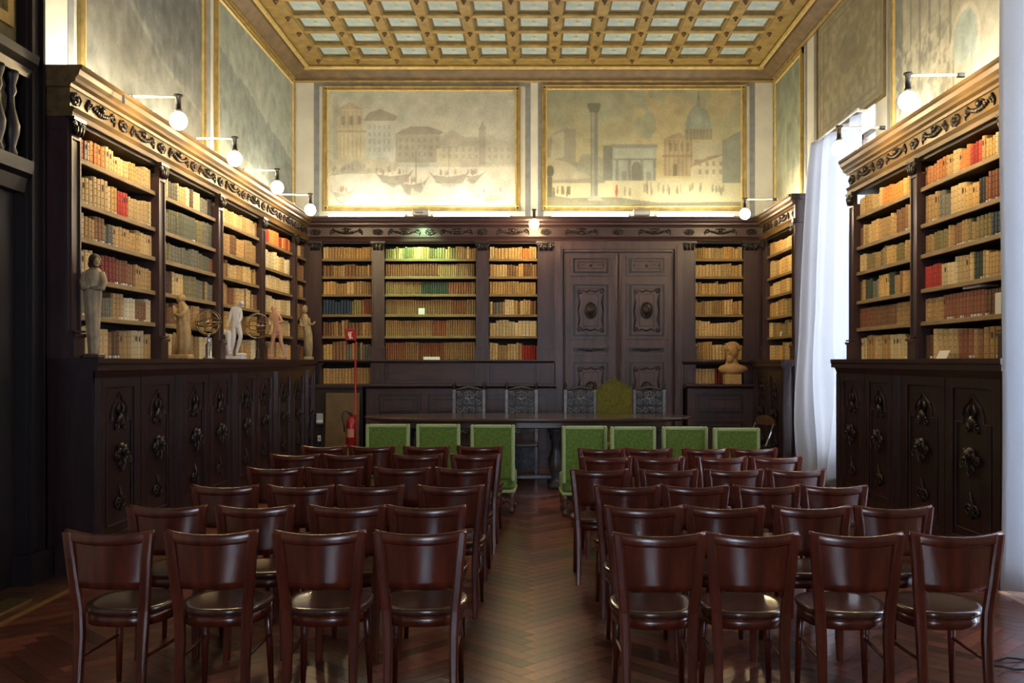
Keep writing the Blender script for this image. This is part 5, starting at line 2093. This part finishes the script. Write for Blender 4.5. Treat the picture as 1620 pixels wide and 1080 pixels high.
def carved_chair():
    t = new('carved_armchair', None)
    bw = M['blackwood']
    w = 0.208
    for s in (-1, 1):
        b = MB()
        b.cbox(s * w - 0.024, s * w + 0.024, 0.20, 0.25, 0.0, 1.20, 0.006)
        p = obj('back_post', b, M['highlight_wood'], t)
        b = MB()
        b.smooth = True
        b.lathe([(0.012, 0.0), (0.022, 0.015), (0.014, 0.03), (0.026, 0.055), (0.018, 0.085), (0.004, 0.115)], 10, (s * w, 0.225, 1.20))
        obj('finial', b, M['black'], p)
        b = MB()
        b.cbox(s * w - 0.024, s * w + 0.024, -0.22, -0.17, 0.0, 0.44, 0.006)
        obj('front_post', b, bw, t)
    for z0, z1, nm in ((0.86, 1.19, 'back_board'), (0.58, 0.76, 'lower_back_board')):
        b = MB().box(-w + 0.024, w - 0.024, 0.215, 0.235, z0, z1)
        if nm == 'back_board':
            b.lathe([(0.0, 0), (0.0, 0.0)], 3, (0, 0.225, z1), cap=False)
        p = obj(nm, b, M['black'], t)
        obj('scroll_carving', scroll_panel(2 * w - 0.06, z1 - z0), M['highlight_wood'], p, (0, 0.212, z0))
    b = MB()
    b.smooth = True
    b.tube([(-w + 0.02, 0.225, 1.19), (-0.12, 0.225, 1.21), (0, 0.225, 1.235), (0.12, 0.225, 1.21), (w - 0.02, 0.225, 1.19)], [0.014, 0.018, 0.022, 0.018, 0.014], 8)
    obj('crest_rail', b, bw, t)
    obj('seat', MB().cbox(-w - 0.022, w + 0.022, -0.25, 0.24, 0.44, 0.48, 0.01), bw, t)
    b = MB().box(-w + 0.024, w - 0.024, -0.205, -0.19, 0.10, 0.43)
    p = obj('front_board', b, M['black'], t)
    obj('scroll_carving', scroll_panel(2 * w - 0.06, 0.33), M['highlight_wood'], p, (0, -0.208, 0.10))
    b = MB()
    b.smooth = True
    for k in range(7):
        a = PI * (0.1 + 0.8 * k / 6)
        b.ell((0.055 * math.cos(a), -0.222, 0.20 + 0.05 * math.sin(a)), (0.016, 0.012, 0.03), 6, 4)
    obj('shell_carving', b, M['highlight_wood'], t)
    return t


cproto = carved_chair()
CW = ['leftmost', 'second from the left', 'third from the left', 'rightmost']
for k, px in enumerate((742, 825, 918, 1027)):
    o = cproto if k == 0 else copy_tree(cproto)
    o.location = ((px - 845) / FPX * 13.3, 13.08, 0)
    tag(o, 'black carved high-backed chair behind the table, %s of four' % CW[k], 'chair', 'carved chairs behind the table')
th = thing('velvet_throne', 'olive green velvet high-backed chair with arched top behind the table', 'chair', (1.118, 13.08, 0))
poly = [(-0.24, 0.40), (-0.24, 1.19), (-0.225, 1.235), (-0.19, 1.235), (-0.15, 1.27), (-0.10, 1.315), (0, 1.335), (0.10, 1.315), (0.15, 1.27), (0.19, 1.235), (0.225, 1.235), (0.24, 1.19), (0.24, 0.40)]
obj('backrest', MB().prism(poly, 0.19, 0.25, 'y'), M['velvet_olive'], th)
mb = MB()
mb.tube([(x, 0.19, z) for x, z in poly], 0.010, 6)
obj('piping', mb, M['velvet_olive'], th)
obj('seat', MB().cbox(-0.228, 0.228, -0.27, 0.22, 0.34, 0.47, 0.03), M['velvet_olive'], th)
for s in (-1, 1):
    for y in (-0.23, 0.20):
        mb = MB()
        mb.smooth = True
        mb.lathe([(0.02, 0.0), (0.032, 0.02), (0.018, 0.08), (0.03, 0.2), (0.026, 0.35)], 10, (s * 0.19, y, 0))
        obj('leg', mb, M['legwood'], th)
mb = MB()
mb.smooth = True
mb.lathe([(0.012, 0), (0.03, 0.02), (0.02, 0.04), (0.004, 0.07)], 10, (0, 0.22, 1.33))
obj('finial', mb, M['velvet_olive'], th)


# ================================================================== STATUES
def skin(name, m, parent, verts, edges, radii, loc=(0, 0, 0), root=0, sub=2):
    me = bpy.data.meshes.new(name)
    me.from_pydata(verts, edges, [])
    o = new(name, me, parent, loc)
    md = o.modifiers.new('skin', 'SKIN')
    md.use_smooth_shade = True
    for i, r in enumerate(radii):
        rr = r if isinstance(r, tuple) else (r, r)
        me.skin_vertices[0].data[i].radius = rr
    me.skin_vertices[0].data[root].use_root = True
    sd = o.modifiers.new('sub', 'SUBSURF')
    sd.levels = sub
    sd.render_levels = sub
    me.materials.append(m)
    return o


def figure(name, m, parent, k, P, scale):
    """standing figure; P maps joint names to (x, y, z) in drawing units, scale to metres"""
    J = ['pelvis', 'waist', 'chest', 'neck', 'head', 'crown', 'shL', 'elL', 'haL', 'shR', 'elR', 'haR', 'hiL', 'knL', 'anL', 'toL', 'hiR', 'knR', 'anR', 'toR']
    R = [0.052, 0.044, 0.056, 0.024, 0.040, 0.030, 0.030, 0.022, 0.014, 0.030, 0.022, 0.014, 0.042, 0.030, 0.018, 0.013, 0.042, 0.030, 0.018, 0.013]
    E = [('pelvis', 'waist'), ('waist', 'chest'), ('chest', 'neck'), ('neck', 'head'), ('head', 'crown'), ('chest', 'shL'), ('shL', 'elL'), ('elL', 'haL'), ('chest', 'shR'), ('shR', 'elR'),
         ('elR', 'haR'), ('pelvis', 'hiL'), ('hiL', 'knL'), ('knL', 'anL'), ('anL', 'toL'), ('pelvis', 'hiR'), ('hiR', 'knR'), ('knR', 'anR'), ('anR', 'toR')]
    vs = [tuple(q * scale for q in P[j]) for j in J]
    ed = [(J.index(a), J.index(b)) for a, b in E]
    return skin(name, m, parent, vs, ed, [r * k for r in R])


def face_bits(mb, c, r, nose_dir=(0, -1)):
    """nose, brow and chin on a head ellipsoid"""
    nx, ny = nose_dir
    mb.ell((c[0] + nx * r * 0.95, c[1] + ny * r * 0.95, c[2] - r * 0.05), (r * 0.22, r * 0.22, r * 0.28), 6, 4)
    mb.ell((c[0] + nx * r * 0.70, c[1] + ny * r * 0.70, c[2] - r * 0.75), (r * 0.34, r * 0.34, r * 0.25), 6, 4)
    mb.ell((c[0] + nx * r * 0.78, c[1] + ny * r * 0.78, c[2] + r * 0.25), (r * 0.42, r * 0.30, r * 0.12), 6, 4)


SX = -3.345
# 1: tall robed figure by the portal
t = thing('statue', 'tall weathered robed wooden statue with dark head, nearest on the left worktop', 'statue', (SX, 7.20, CT), 0, 'figures on the left worktop')
mb = MB()
mb.smooth = True
mb.loft([(0, 0, 0.03, 0.040, 0.034), (0, 0, 0.10, 0.043, 0.038), (-0.005, 0, 0.25, 0.050, 0.044), (-0.008, 0, 0.42, 0.060, 0.048), (-0.008, 0, 0.50, 0.066, 0.050), (-0.005, 0, 0.53, 0.070, 0.052, 0.02), (-0.004, 0, 0.57, 0.066, 0.052, 0.02), (0, 0, 0.63, 0.068, 0.054, 0.02), (0, 0, 0.665, 0.058, 0.046, 0.0), (0.008, 0, 0.69, 0.028, 0.028, 0.0)], 30, 0.07, 8)
obj('robe', mb, M['patina'], t)
for pts_, rad_, n_ in (([(0.06, 0.0, 0.65), (0.085, -0.01, 0.58), (0.085, -0.035, 0.53), (0.02, -0.06, 0.53)], [0.026, 0.026, 0.024, 0.014], 8), ([(-0.06, 0.0, 0.65), (-0.07, -0.02, 0.58), (-0.05, -0.05, 0.53), (0.0, -0.065, 0.54)], [0.026, 0.026, 0.024, 0.014], 8)):
    mb = MB()
    mb.smooth = True
    mb.tube(pts_, rad_, n_)
    obj('sleeve', mb, M['patina'], t)
mb = MB()
mb.smooth = True
mb.ell((0.020, -0.008, 0.735), (0.036, 0.040, 0.050), 14, 8)
mb.ell((0.004, 0.010, 0.746), (0.046, 0.045, 0.052), 12, 8)
mb.ell((-0.008, 0.012, 0.715), (0.040, 0.040, 0.040), 12, 8)
face_bits(mb, (0.022, -0.008, 0.735), 0.038, (0.6, -0.8))
obj('head', mb, M['patina_dark'], t)
mb = MB()
mb.smooth = True
mb.ell((0.034, -0.026, 0.728), (0.024, 0.024, 0.036), 12, 8)
mb.ell((0.046, -0.046, 0.728), (0.007, 0.008, 0.011), 6, 4)
mb.ell((0.042, -0.040, 0.700), (0.012, 0.012, 0.010), 8, 5)
obj('face', mb, M['ochre'], t)
mb = MB()
mb.smooth = True
mb.tube(ring(0, 0, 0, 0.073, 0.056, 20), 0.006, 6, True)
mb.v = [(x - 0.005, z, y + 0.53) for x, y, z in mb.v]
obj('belt', mb, M['patina_dark'], t)
obj('base', MB().cbox(-0.065, 0.065, -0.055, 0.055, 0.0, 0.035, 0.008), M['patina_dark'], t)

# 2: ochre draped figure
t = thing('statue', 'ochre plaster draped figure on a square base, second on the left worktop', 'statue', (SX, 8.95, CT), 0, 'figures on the left worktop')
mb = MB()
mb.smooth = True
mb.loft([(0.03, 0, 0.04, 0.062, 0.05), (0.035, 0, 0.14, 0.060, 0.048), (0.04, 0, 0.25, 0.064, 0.05), (0.03, 0, 0.36, 0.058, 0.046), (0.03, 0, 0.43, 0.056, 0.044), (0.03, 0, 0.49, 0.052, 0.042), (0.02, 0, 0.525, 0.034, 0.032, 0.02), (0.012, 0, 0.55, 0.022, 0.022, 0.0)], 28, 0.08, 7)
obj('drapery', mb, M['ochre'], t)
mb = MB()
mb.smooth = True
mb.ell((0.008, -0.005, 0.565), (0.032, 0.036, 0.040), 12, 8)
mb.ell((0.016, 0.006, 0.572), (0.038, 0.038, 0.042), 12, 8)
face_bits(mb, (0.004, -0.008, 0.563), 0.030, (-0.8, -0.6))
obj('head', mb, M['ochre'], t)
for pts_, rad_, n_ in (([(0.07, -0.01, 0.48), (0.03, -0.05, 0.40), (-0.03, -0.06, 0.43), (-0.035, -0.05, 0.50)], [0.022, 0.020, 0.016, 0.012], 8), ([(-0.02, -0.02, 0.48), (-0.05, -0.03, 0.41), (-0.02, -0.06, 0.36)], [0.020, 0.018, 0.012], 8)):
    mb = MB()
    mb.smooth = True
    mb.tube(pts_, rad_, n_)
    obj('arm', mb, M['ochre'], t)
mb = MB()
mb.smooth = True
mb.loft([(-0.06, 0.0, 0.04, 0.020, 0.025), (-0.055, 0.0, 0.14, 0.018, 0.02), (-0.05, 0, 0.25, 0.014, 0.018)], 10, 0.05, 4)
obj('support', mb, M['ochre'], t)
obj('base', MB().cbox(-0.10, 0.105, -0.085, 0.085, 0.0, 0.042, 0.006), M['ochre'], t)


# 3 and 5: armillary spheres
def armillary(label, y, zc, R, bands, pole_mat, pole_h, pole_r, x=SX):
    t = thing('armillary_sphere', label, 'armillary sphere', (x, y, CT), 0, 'armillary spheres on the left worktop')
    c = Vector((0, 0, zc))

    def hoop(name, rad, rot, wd, th=0.003):
        mb = MB()
        n = 36
        vs = []
        mat_ = Matrix.Rotation(rot[0], 3, 'X') @ Matrix.Rotation(rot[1], 3, 'Y')
        for i in range(n):
            a = 2 * PI * i / n
            d = Vector((math.cos(a), math.sin(a), 0))
            for r_, z_ in ((rad - th, -wd), (rad + th, -wd), (rad + th, wd), (rad - th, wd)):
                vs.append(tuple(c + mat_ @ (d * r_ + Vector((0, 0, z_)))))
        fs = []
        for i in range(n):
            j = (i + 1) % n
            for q in range(4):
                q2 = (q + 1) % 4
                fs.append((i * 4 + q, i * 4 + q2, j * 4 + q2, j * 4 + q))
        mb.add(vs, fs)
        mb.sm = [False] * len(mb.f)
        obj(name, mb, M['brass'], t)
    hoop('horizon_ring', R * 1.04, (0, 0), 0.003, 0.010)
    for i, (a, b, f) in enumerate(bands):
        hoop('hoop', R * f, (a, b), 0.005)
    mb = MB()
    mb.smooth = True
    mb.ell(tuple(c), (R * 0.16,) * 3, 10, 8)
    obj('inner_globe', mb, M['brass'], t)
    mb = MB()
    mb.tube([tuple(c + Vector((-R * 0.42, 0, -R * 0.95))), tuple(c + Vector((R * 0.42, 0, R * 0.95)))], 0.003, 6)
    obj('axis', mb, M['brass'], t)
    mb = MB()
    mb.smooth = True
    z = zc - R
    mb.lathe([(pole_r * 1.9, 0.0), (pole_r * 1.9, 0.012), (pole_r * 1.2, 0.022), (pole_r, 0.03), (pole_r, pole_h), (pole_r * 0.7, pole_h + 0.01), (0.012, pole_h + 0.03), (0.010, z - 0.02), (0.018, z - 0.005), (0.010, z + 0.01)], 16)
    obj('stand', mb, pole_mat, t)
    mb = MB()
    mb.smooth = True
    mb.tube([tuple(c + Vector((R * 1.0 * math.cos(a), 0, R * 1.0 * math.sin(a)))) for a in [PI * (1 + i / 12) for i in range(13)]], 0.006, 6)
    obj('cradle', mb, M['brass'], t)


armillary('small brass armillary sphere on a steel post, left of the white marble figure', 9.68, 0.375, 0.130,
          [(PI / 2, 0, 1.0), (PI / 2, PI / 2, 0.97), (0.41, 0, 0.94), (0.41, 0.0, 0.86), (PI / 2, 0.8, 0.9)], M['steel'], 0.15, 0.030, x=SX + 0.02)
armillary('larger brass armillary sphere on a dark foot, right of the white marble figure', 11.32, 0.40, 0.148,
          [(PI / 2, 0.2, 1.0), (PI / 2, 1.1, 0.95), (0.45, 0.2, 0.90)], M['black'], 0.10, 0.022, x=SX + 0.045)

# 4: white marble nude looking down
t = thing('statue', 'white marble nude figure bowing its head beside a stump, on the left worktop', 'statue', (SX, 10.62, CT), 0, 'figures on the left worktop')
U = 0.00085
P = {'pelvis': (15, 0, 455), 'waist': (8, 0, 540), 'chest': (12, 0, 640), 'neck': (52, -10, 712), 'head': (92, -25, 738), 'crown': (108, -30, 752),
     'shL': (-42, 0, 655), 'elL': (-72, -10, 535), 'haL': (-112, -25, 420), 'shR': (66, 5, 650), 'elR': (75, -10, 540), 'haR': (48, -45, 470),
     'hiR': (38, 0, 430), 'knR': (78, -20, 300), 'anR': (12, 10, 95), 'toR': (35, -45, 75), 'hiL': (-14, 0, 425), 'knL': (-22, -10, 260), 'anL': (-62, 20, 95), 'toL': (-55, -40, 75)}
figure('body', M['marble'], t, 0.86, P, U)
mb = MB()
mb.smooth = True
mb.loft([(-0.075, 0.0, 0.05, 0.040, 0.04), (-0.078, 0.0, 0.14, 0.032, 0.034), (-0.075, 0, 0.22, 0.036, 0.036), (-0.07, 0, 0.29, 0.048, 0.04), (-0.085, 0, 0.325, 0.03, 0.03)], 16, 0.1, 5)
mb.ell((-0.118, 0, 0.30), (0.032, 0.032, 0.036), 10, 7)
obj('stump', mb, M['marble'], t)
mb = MB().cbox(-0.118, 0.105, -0.08, 0.08, 0.0, 0.035, 0.006)
mb.cbox(0.02, 0.108, -0.075, 0.075, 0.03, 0.07, 0.012)
obj('base', mb, M['marble'], t)

# 6: pink terracotta nude with legs apart
t = thing('statue', 'pink terracotta nude figure with legs astride on a flat base, on the left worktop', 'statue', (SX + 0.005, 12.38, CT), 0, 'figures on the left worktop')
U = 0.00088
P = {'pelvis': (-10, 0, 465), 'waist': (-22, 0, 545), 'chest': (-48, 0, 635), 'neck': (-58, -5, 705), 'head': (-66, -15, 750), 'crown': (-70, -12, 790),
     'shL': (-112, 0, 645), 'elL': (-142, -10, 560), 'haL': (-95, -40, 512), 'shR': (12, 0, 650), 'elR': (60, -15, 560), 'haR': (15, -55, 545),
     'hiL': (-45, 0, 430), 'knL': (-85, -10, 258), 'anL': (-128, 10, 62), 'toL': (-140, -40, 42), 'hiR': (26, 0, 430), 'knR': (42, -10, 258), 'anR': (92, 10, 62), 'toR': (118, -40, 42)}
figure('body', M['pink'], t, 0.84, P, U)
mb = MB()
mb.smooth = True
mb.ell((-0.060, 0.006, 0.668), (0.036, 0.038, 0.036), 12, 8)
obj('hair', mb, M['pink'], t)
obj('base', MB().cbox(-0.165, 0.10, -0.075, 0.075, 0.0, 0.03, 0.006), M['pink'], t)

# 7: robed monk with an outstretched hand
t = thing('statue', 'carved hooded monk statue holding out one hand, at the far end of the left worktop', 'statue', (SX + 0.015, 13.98, CT), 0, 'figures on the left worktop')
mb = MB()
mb.smooth = True
mb.loft([(0.0, 0, 0.04, 0.052, 0.045), (0.005, 0, 0.20, 0.060, 0.05), (0.0, 0, 0.38, 0.060, 0.05), (-0.03, 0, 0.52, 0.060, 0.05), (-0.05, 0, 0.60, 0.060, 0.05), (-0.052, 0, 0.655, 0.045, 0.042, 0.02), (-0.052, 0, 0.68, 0.028, 0.03, 0.0)], 26, 0.09, 7)
obj('robe', mb, M['habit'], t)
mb = MB()
mb.smooth = True
mb.ell((-0.050, -0.010, 0.735), (0.036, 0.040, 0.055), 12, 8)
mb.ell((-0.052, 0.008, 0.748), (0.042, 0.044, 0.060), 12, 8)
face_bits(mb, (-0.046, -0.012, 0.735), 0.034, (0.3, -0.95))
obj('head', mb, M['habit'], t)
for pts_, rad_, n_ in (([(0.0, 0.0, 0.61), (0.03, -0.03, 0.52), (0.08, -0.05, 0.52), (0.115, -0.055, 0.56)], [0.026, 0.024, 0.018, 0.010], 8), ([(-0.10, 0.0, 0.60), (-0.10, -0.04, 0.50), (-0.04, -0.06, 0.49)], [0.026, 0.026, 0.014], 8)):
    mb = MB()
    mb.smooth = True
    mb.tube(pts_, rad_, n_)
    obj('arm', mb, M['habit'], t)
obj('base', MB().cbox(-0.055, 0.075, -0.055, 0.055, 0.0, 0.045, 0.008), M['habit'], t)

# bust on the low cabinet right of the door
t = thing('bust', 'tan terracotta bust of a bearded man on a square plinth by the double door', 'bust', (2.98, 14.27, 1.25))
obj('plinth', MB().cbox(-0.125, 0.125, -0.10, 0.10, 0.0, 0.155, 0.008), M['bust'], t)
mb = MB()
mb.smooth = True
mb.loft([(0, 0, 0.155, 0.13, 0.10), (0.01, 0, 0.19, 0.19, 0.12), (0.015, 0, 0.235, 0.225, 0.13), (0.01, 0, 0.275, 0.19, 0.115), (0, 0, 0.305, 0.10, 0.085), (-0.005, 0, 0.34, 0.085, 0.08), (-0.01, 0, 0.40, 0.078, 0.075)], 24, 0.03, 6)
obj('shoulders', mb, M['bust'], t)
mb = MB()
mb.smooth = True
mb.ell((-0.005, -0.01, 0.49), (0.094, 0.11, 0.125), 16, 10)
mb.ell((0.0, 0.02, 0.525), (0.104, 0.11, 0.108), 14, 9)
mb.ell((-0.055, -0.105, 0.480), (0.022, 0.034, 0.036), 8, 5)
mb.ell((-0.045, -0.070, 0.385), (0.062, 0.055, 0.070), 10, 6)
mb.ell((-0.050, -0.098, 0.425), (0.036, 0.018, 0.014), 8, 5)
for k_ in range(11):
    a_ = PI * (0.02 + 0.96 * k_ / 10)
    mb.ell((0.010 + 0.100 * math.cos(a_), 0.0, 0.535 + 0.085 * math.sin(a_)), (0.030, 0.05, 0.028), 7, 5)
    mb.ell((0.012 + 0.085 * math.cos(a_), 0.07, 0.52 + 0.08 * math.sin(a_)), (0.034, 0.04, 0.032), 7, 5)
for s in (-1, 1):
    mb.ell((-0.048 + s * 0.040, -0.095, 0.522), (0.028, 0.018, 0.012), 8, 4)
    mb.ell((-0.048 + s * 0.038, -0.092, 0.498), (0.014, 0.012, 0.010), 8, 4)
    mb.ell((s * 0.085, 0.0, 0.485), (0.012, 0.022, 0.032), 8, 5)
obj('head', mb, M['bust'], t)

# ================================================================== CURTAINS AND SMALL THINGS
def curtain(name, label, m, fn, nu, nv):
    vs, fs = [], []
    for j in range(nv + 1):
        for i in range(nu + 1):
            vs.append(fn(i / nu, j / nv))
    for j in range(nv):
        for i in range(nu):
            a = j * (nu + 1) + i
            fs.append((a, a + 1, a + nu + 2, a + nu + 1))
    mb = MB()
    mb.smooth = True
    mb.add(vs, fs)
    o = obj(name, mb, M[m])
    sd = o.modifiers.new('thickness', 'SOLIDIFY')
    sd.thickness = 0.004
    return tag(o, label, 'curtain')


def far_curtain(u, v):
    """v from the hem up; u from the far jamb towards the camera; gathered and billowing near the floor"""
    z = 0.05 + v * 4.30
    low = max(0.0, 1 - v / 0.50)
    y = 12.22 - 1.72 * u * (1 - 0.10 * low)
    amp = 0.030 + 0.045 * (1 - v) ** 0.7
    ph = u * 26 + 1.6 * math.sin(v * 2.4 + 0.5)
    x = 3.60 + amp * (math.sin(ph) + 0.35 * math.sin(2.3 * ph + 1.0))
    x -= 0.20 * math.exp(-((u - 0.12) / 0.28) ** 2) * (0.35 + 0.65 * (1 - v) ** 0.6)
    x += 0.06 * math.sin(u * 7 - v * 9) * low
    z += (0.16 + 0.5 * max(0.0, u - 0.5)) * low * max(0.0, u - 0.30) * (1 - v) * 1.2
    return (min(x, 3.73), y, z)


curtain('window_curtain', 'long white translucent curtain billowing before the window between right bookcases', 'curtain', far_curtain, 150, 60)


def near_curtain(u, v):
    z = 0.03 + v * 4.45
    y = 6.50 - u * 1.9
    x = 3.36 + 0.10 * math.sin(u * 30 + 0.4) + 0.012 * math.sin(v * 6 + u * 10) - 0.20 * max(0.0, 1 - u / 0.10)
    return (x, y, z)


curtain('window_curtain', 'straight white curtain at the right edge nearest the camera', 'curtain_near', near_curtain, 150, 24)
for lab, y0, y1 in (('thin white curtain rod above the window between right bookcases', 10.47, 12.2), ('thin white curtain rod above the near right curtain', 4.5, 6.62)):
    x = 3.58 if y0 > 8 else 3.34
    mb = MB()
    mb.smooth = True
    mb.tube([(x, y0, 4.385 if y0 > 8 else 4.50), (x, y1, 4.385 if y0 > 8 else 4.50)], 0.013, 8)
    r = tag(obj('curtain_rod', mb, M['arm']), lab, 'curtain rod')
    for yy in (y0 + 0.08, y1 - 0.08):
        obj('rod_bracket', MB().box(x - 0.01, WX, yy - 0.012, yy + 0.012, (4.385 if y0 > 8 else 4.50) - 0.012, (4.385 if y0 > 8 else 4.50) + 0.012), M['arm'], r)

# fire extinguisher on its sign post
EX, EY = -2.585, 13.72
t = thing('extinguisher_stand', 'thin red post with a red square fire extinguisher sign on top', 'sign', (EX, EY, 0))
mb = MB()
mb.smooth = True
mb.lathe([(0.12, 0.0), (0.12, 0.012), (0.03, 0.022), (0.014, 0.03), (0.014, 1.98)], 16)
obj('post', mb, M['red'], t)
p = obj('sign_plate', MB().cbox(-0.14, 0.018, -0.030, -0.018, 1.90, 2.065, 0.003), M['red'], t)
sy = MB()
sy.cbox(-0.085, -0.055, -0.033, -0.030, 1.925, 2.005, 0.001)
sy.box(-0.085, -0.040, -0.033, -0.030, 2.012, 2.022)
sy.box(-0.100, -0.090, -0.033, -0.030, 1.96, 2.02)
sy.box(-0.045, -0.038, -0.033, -0.030, 1.925, 1.945)
obj('pictogram', sy, M['white'], p)
obj('hook', MB().box(-0.05, 0.05, -0.045, -0.012, 0.80, 0.83), M['red'], t)
x = thing('fire_extinguisher', 'red fire extinguisher with black hose hanging on the sign post', 'fire extinguisher', (EX - 0.045, EY - 0.09, 0.36))
mb = MB()
mb.smooth = True
mb.lathe([(0.055, 0.0), (0.070, 0.012), (0.074, 0.03), (0.074, 0.34), (0.066, 0.385), (0.040, 0.42), (0.022, 0.435), (0.022, 0.45)], 20)
obj('cylinder', mb, M['red'], x)
obj('label_highlight', MB().prism([(-0.05, -0.055), (-0.025, -0.073), (0, -0.0765), (0.025, -0.073), (0.05, -0.055), (0.045, -0.05), (0, -0.07), (-0.045, -0.05)], 0.15, 0.27, 'z'), M['pink'], x)  # label tinted pink to paint in the cylinder's highlight
mb = MB()
mb.cbox(-0.02, 0.02, -0.02, 0.02, 0.45, 0.49, 0.004)
mb.box(-0.012, 0.012, -0.09, 0.02, 0.495, 0.507)
mb.box(-0.012, 0.012, -0.08, 0.0, 0.472, 0.482)
obj('valve', mb, M['black'], x)
mb = MB()
mb.smooth = True
mb.tube([(-0.02, 0, 0.475), (-0.07, -0.01, 0.53), (-0.115, -0.02, 0.50), (-0.12, -0.03, 0.42), (-0.095, -0.04, 0.34), (-0.085, -0.045, 0.22)], 0.011, 8)
obj('hose', mb, M['black'], x)

# brown board leaning on the corner cabinet
bd = tag(obj('leaning_board', MB().cbox(-3.10, -2.60, 0.0, 0.016, 0.0, 1.13, 0.003), M['board'], None, (0, 14.03, 0)), 'plain brown hardboard sheet standing behind the fire extinguisher', 'board')
bd.rotation_euler = (-math.radians(5), 0, 0)

# switch boxes on the corner strip
t = thing('switch_box', 'small grey and white switch box low in the far left corner', 'switch', (-3.20, 14.18, 0.66))
obj('case', MB().cbox(-0.05, 0.05, -0.05, 0.0, 0.0, 0.16, 0.008), M['grey'], t)
obj('cap', MB().cbox(-0.045, 0.055, -0.075, -0.05, 0.02, 0.06, 0.006), M['white'], t)
t = thing('wall_socket', 'small white wall socket near the floor in the far left corner', 'socket', (-3.21, 14.18, 0.40))
obj('plate', MB().cbox(-0.025, 0.025, -0.02, 0.0, 0.0, 0.09, 0.004), M['white'], t)
obj('outlet', MB().cbox(-0.012, 0.012, -0.024, -0.02, 0.025, 0.065, 0.003), M['grey'], t)

# folding chair with chrome legs in the far right corner
t = thing('folding_chair', 'small dark folding chair with chrome legs in the far right corner', 'chair', (2.97, 12.75, 0), math.radians(-58))
mb = MB()
mb.smooth = True
n = 20
pts = [(0.19 * math.cos(PI * i / n), 0.17, 0.74 + 0.13 * math.sin(PI * i / n)) for i in range(n + 1)]
vs = [(x_, y_, z_) for x_, y_, z_ in pts] + [(x_, y_ + 0.02, z_) for x_, y_, z_ in pts]
m_ = n + 1
mb.add(vs, [tuple(range(m_ - 1, -1, -1)), tuple(range(m_, 2 * m_))] + [(i, (i + 1) % m_, m_ + (i + 1) % m_, m_ + i) for i in range(m_)])
mb.sm = [False] * len(mb.f)
obj('backrest', mb, M['legwood'], t)
obj('seat', MB().cbox(-0.2, 0.2, -0.2, 0.18, 0.44, 0.465, 0.01), M['black'], t)
for s in (-1, 1):
    for a, b in (((s * 0.17, 0.18, 0.76), (s * 0.17, -0.22, 0.0)), ((s * 0.185, -0.12, 0.45), (s * 0.185, 0.24, 0.0))):
        mb = MB()
        mb.tube([a, b], 0.011, 8)
        obj('leg', mb, M['steel'], t)

# cards and boxes on the shelves
def card(label, loc, rz, w, h, tilt=-12):
    o = tag(obj('shelf_card', MB().box(-w / 2, w / 2, -0.002, 0.002, 0.0, h), M['white'], None, loc, rz), label, 'card', 'paper cards on the shelves')
    o.rotation_euler = (math.radians(tilt), 0, rz)


card('white paper card leaning on the books, bottom shelf of nearer right bay', (3.40, 7.92, CT), RIGHT, 0.20, 0.075, -25)
card('small pale card among tan books in the far right corner bay', (3.468, 13.35, SH[1] + 0.001), RIGHT, 0.08, 0.07)
card('small square white card on the third lowest shelf of the wide end wall bay', (-1.72, BF + 0.028, BSH[2] + 0.001), 0, 0.095, 0.10)
card('wide white card lying before the bottom row of the wide end wall bay', (-1.56, BF - 0.03, BSH[0] - 0.02), 0, 0.25, 0.065)
tag(obj('white_box', MB().cbox(-0.15, 0.15, 0.0, 0.16, 0.0, 0.05, 0.004), M['white'], None, (UF + 0.06, 7.62, SH[1] + 0.235), RIGHT), 'flat white box lying on top of books, nearer right bay', 'box')
tag(obj('white_folder', MB().cbox(-0.07, 0.07, -0.01, 0.005, 0.0, 0.16, 0.002), M['white'], None, (UF + 0.03, 7.07, SH[1] + 0.002), RIGHT), 'white folder standing at the end of a shelf beside the near curtain', 'folder')
mb = MB().cbox(-0.012, 0.012, -0.001, 0.001, -0.07, 0.0, 0.0005)
o = tag(obj('pale_strip', mb, M['white'], None, (-3.30, 7.62, CORN - 0.05), 0), 'small pale strip below the left cornice by the first lamp', 'tag')  # thin pale strip just under the cornice edge

# black cable loop on the floor at the lower right
mb = MB()
mb.smooth = True
mb.tube([(2.55 + 0.16 * math.cos(a) + 0.01 * math.cos(3 * a), 4.98 + 0.09 * math.sin(a), 0.007 + 0.004 * (i % 3)) for i, a in enumerate([0.35 * k for k in range(17)])], 0.006, 6)
t = tag(obj('power_cable', mb, M['black']), 'black cable loop lying on the floor at the lower right', 'cable')
obj('adapter', MB().cbox(2.68, 2.76, 5.02, 5.12, 0.001, 0.045, 0.008), M['black'], t)
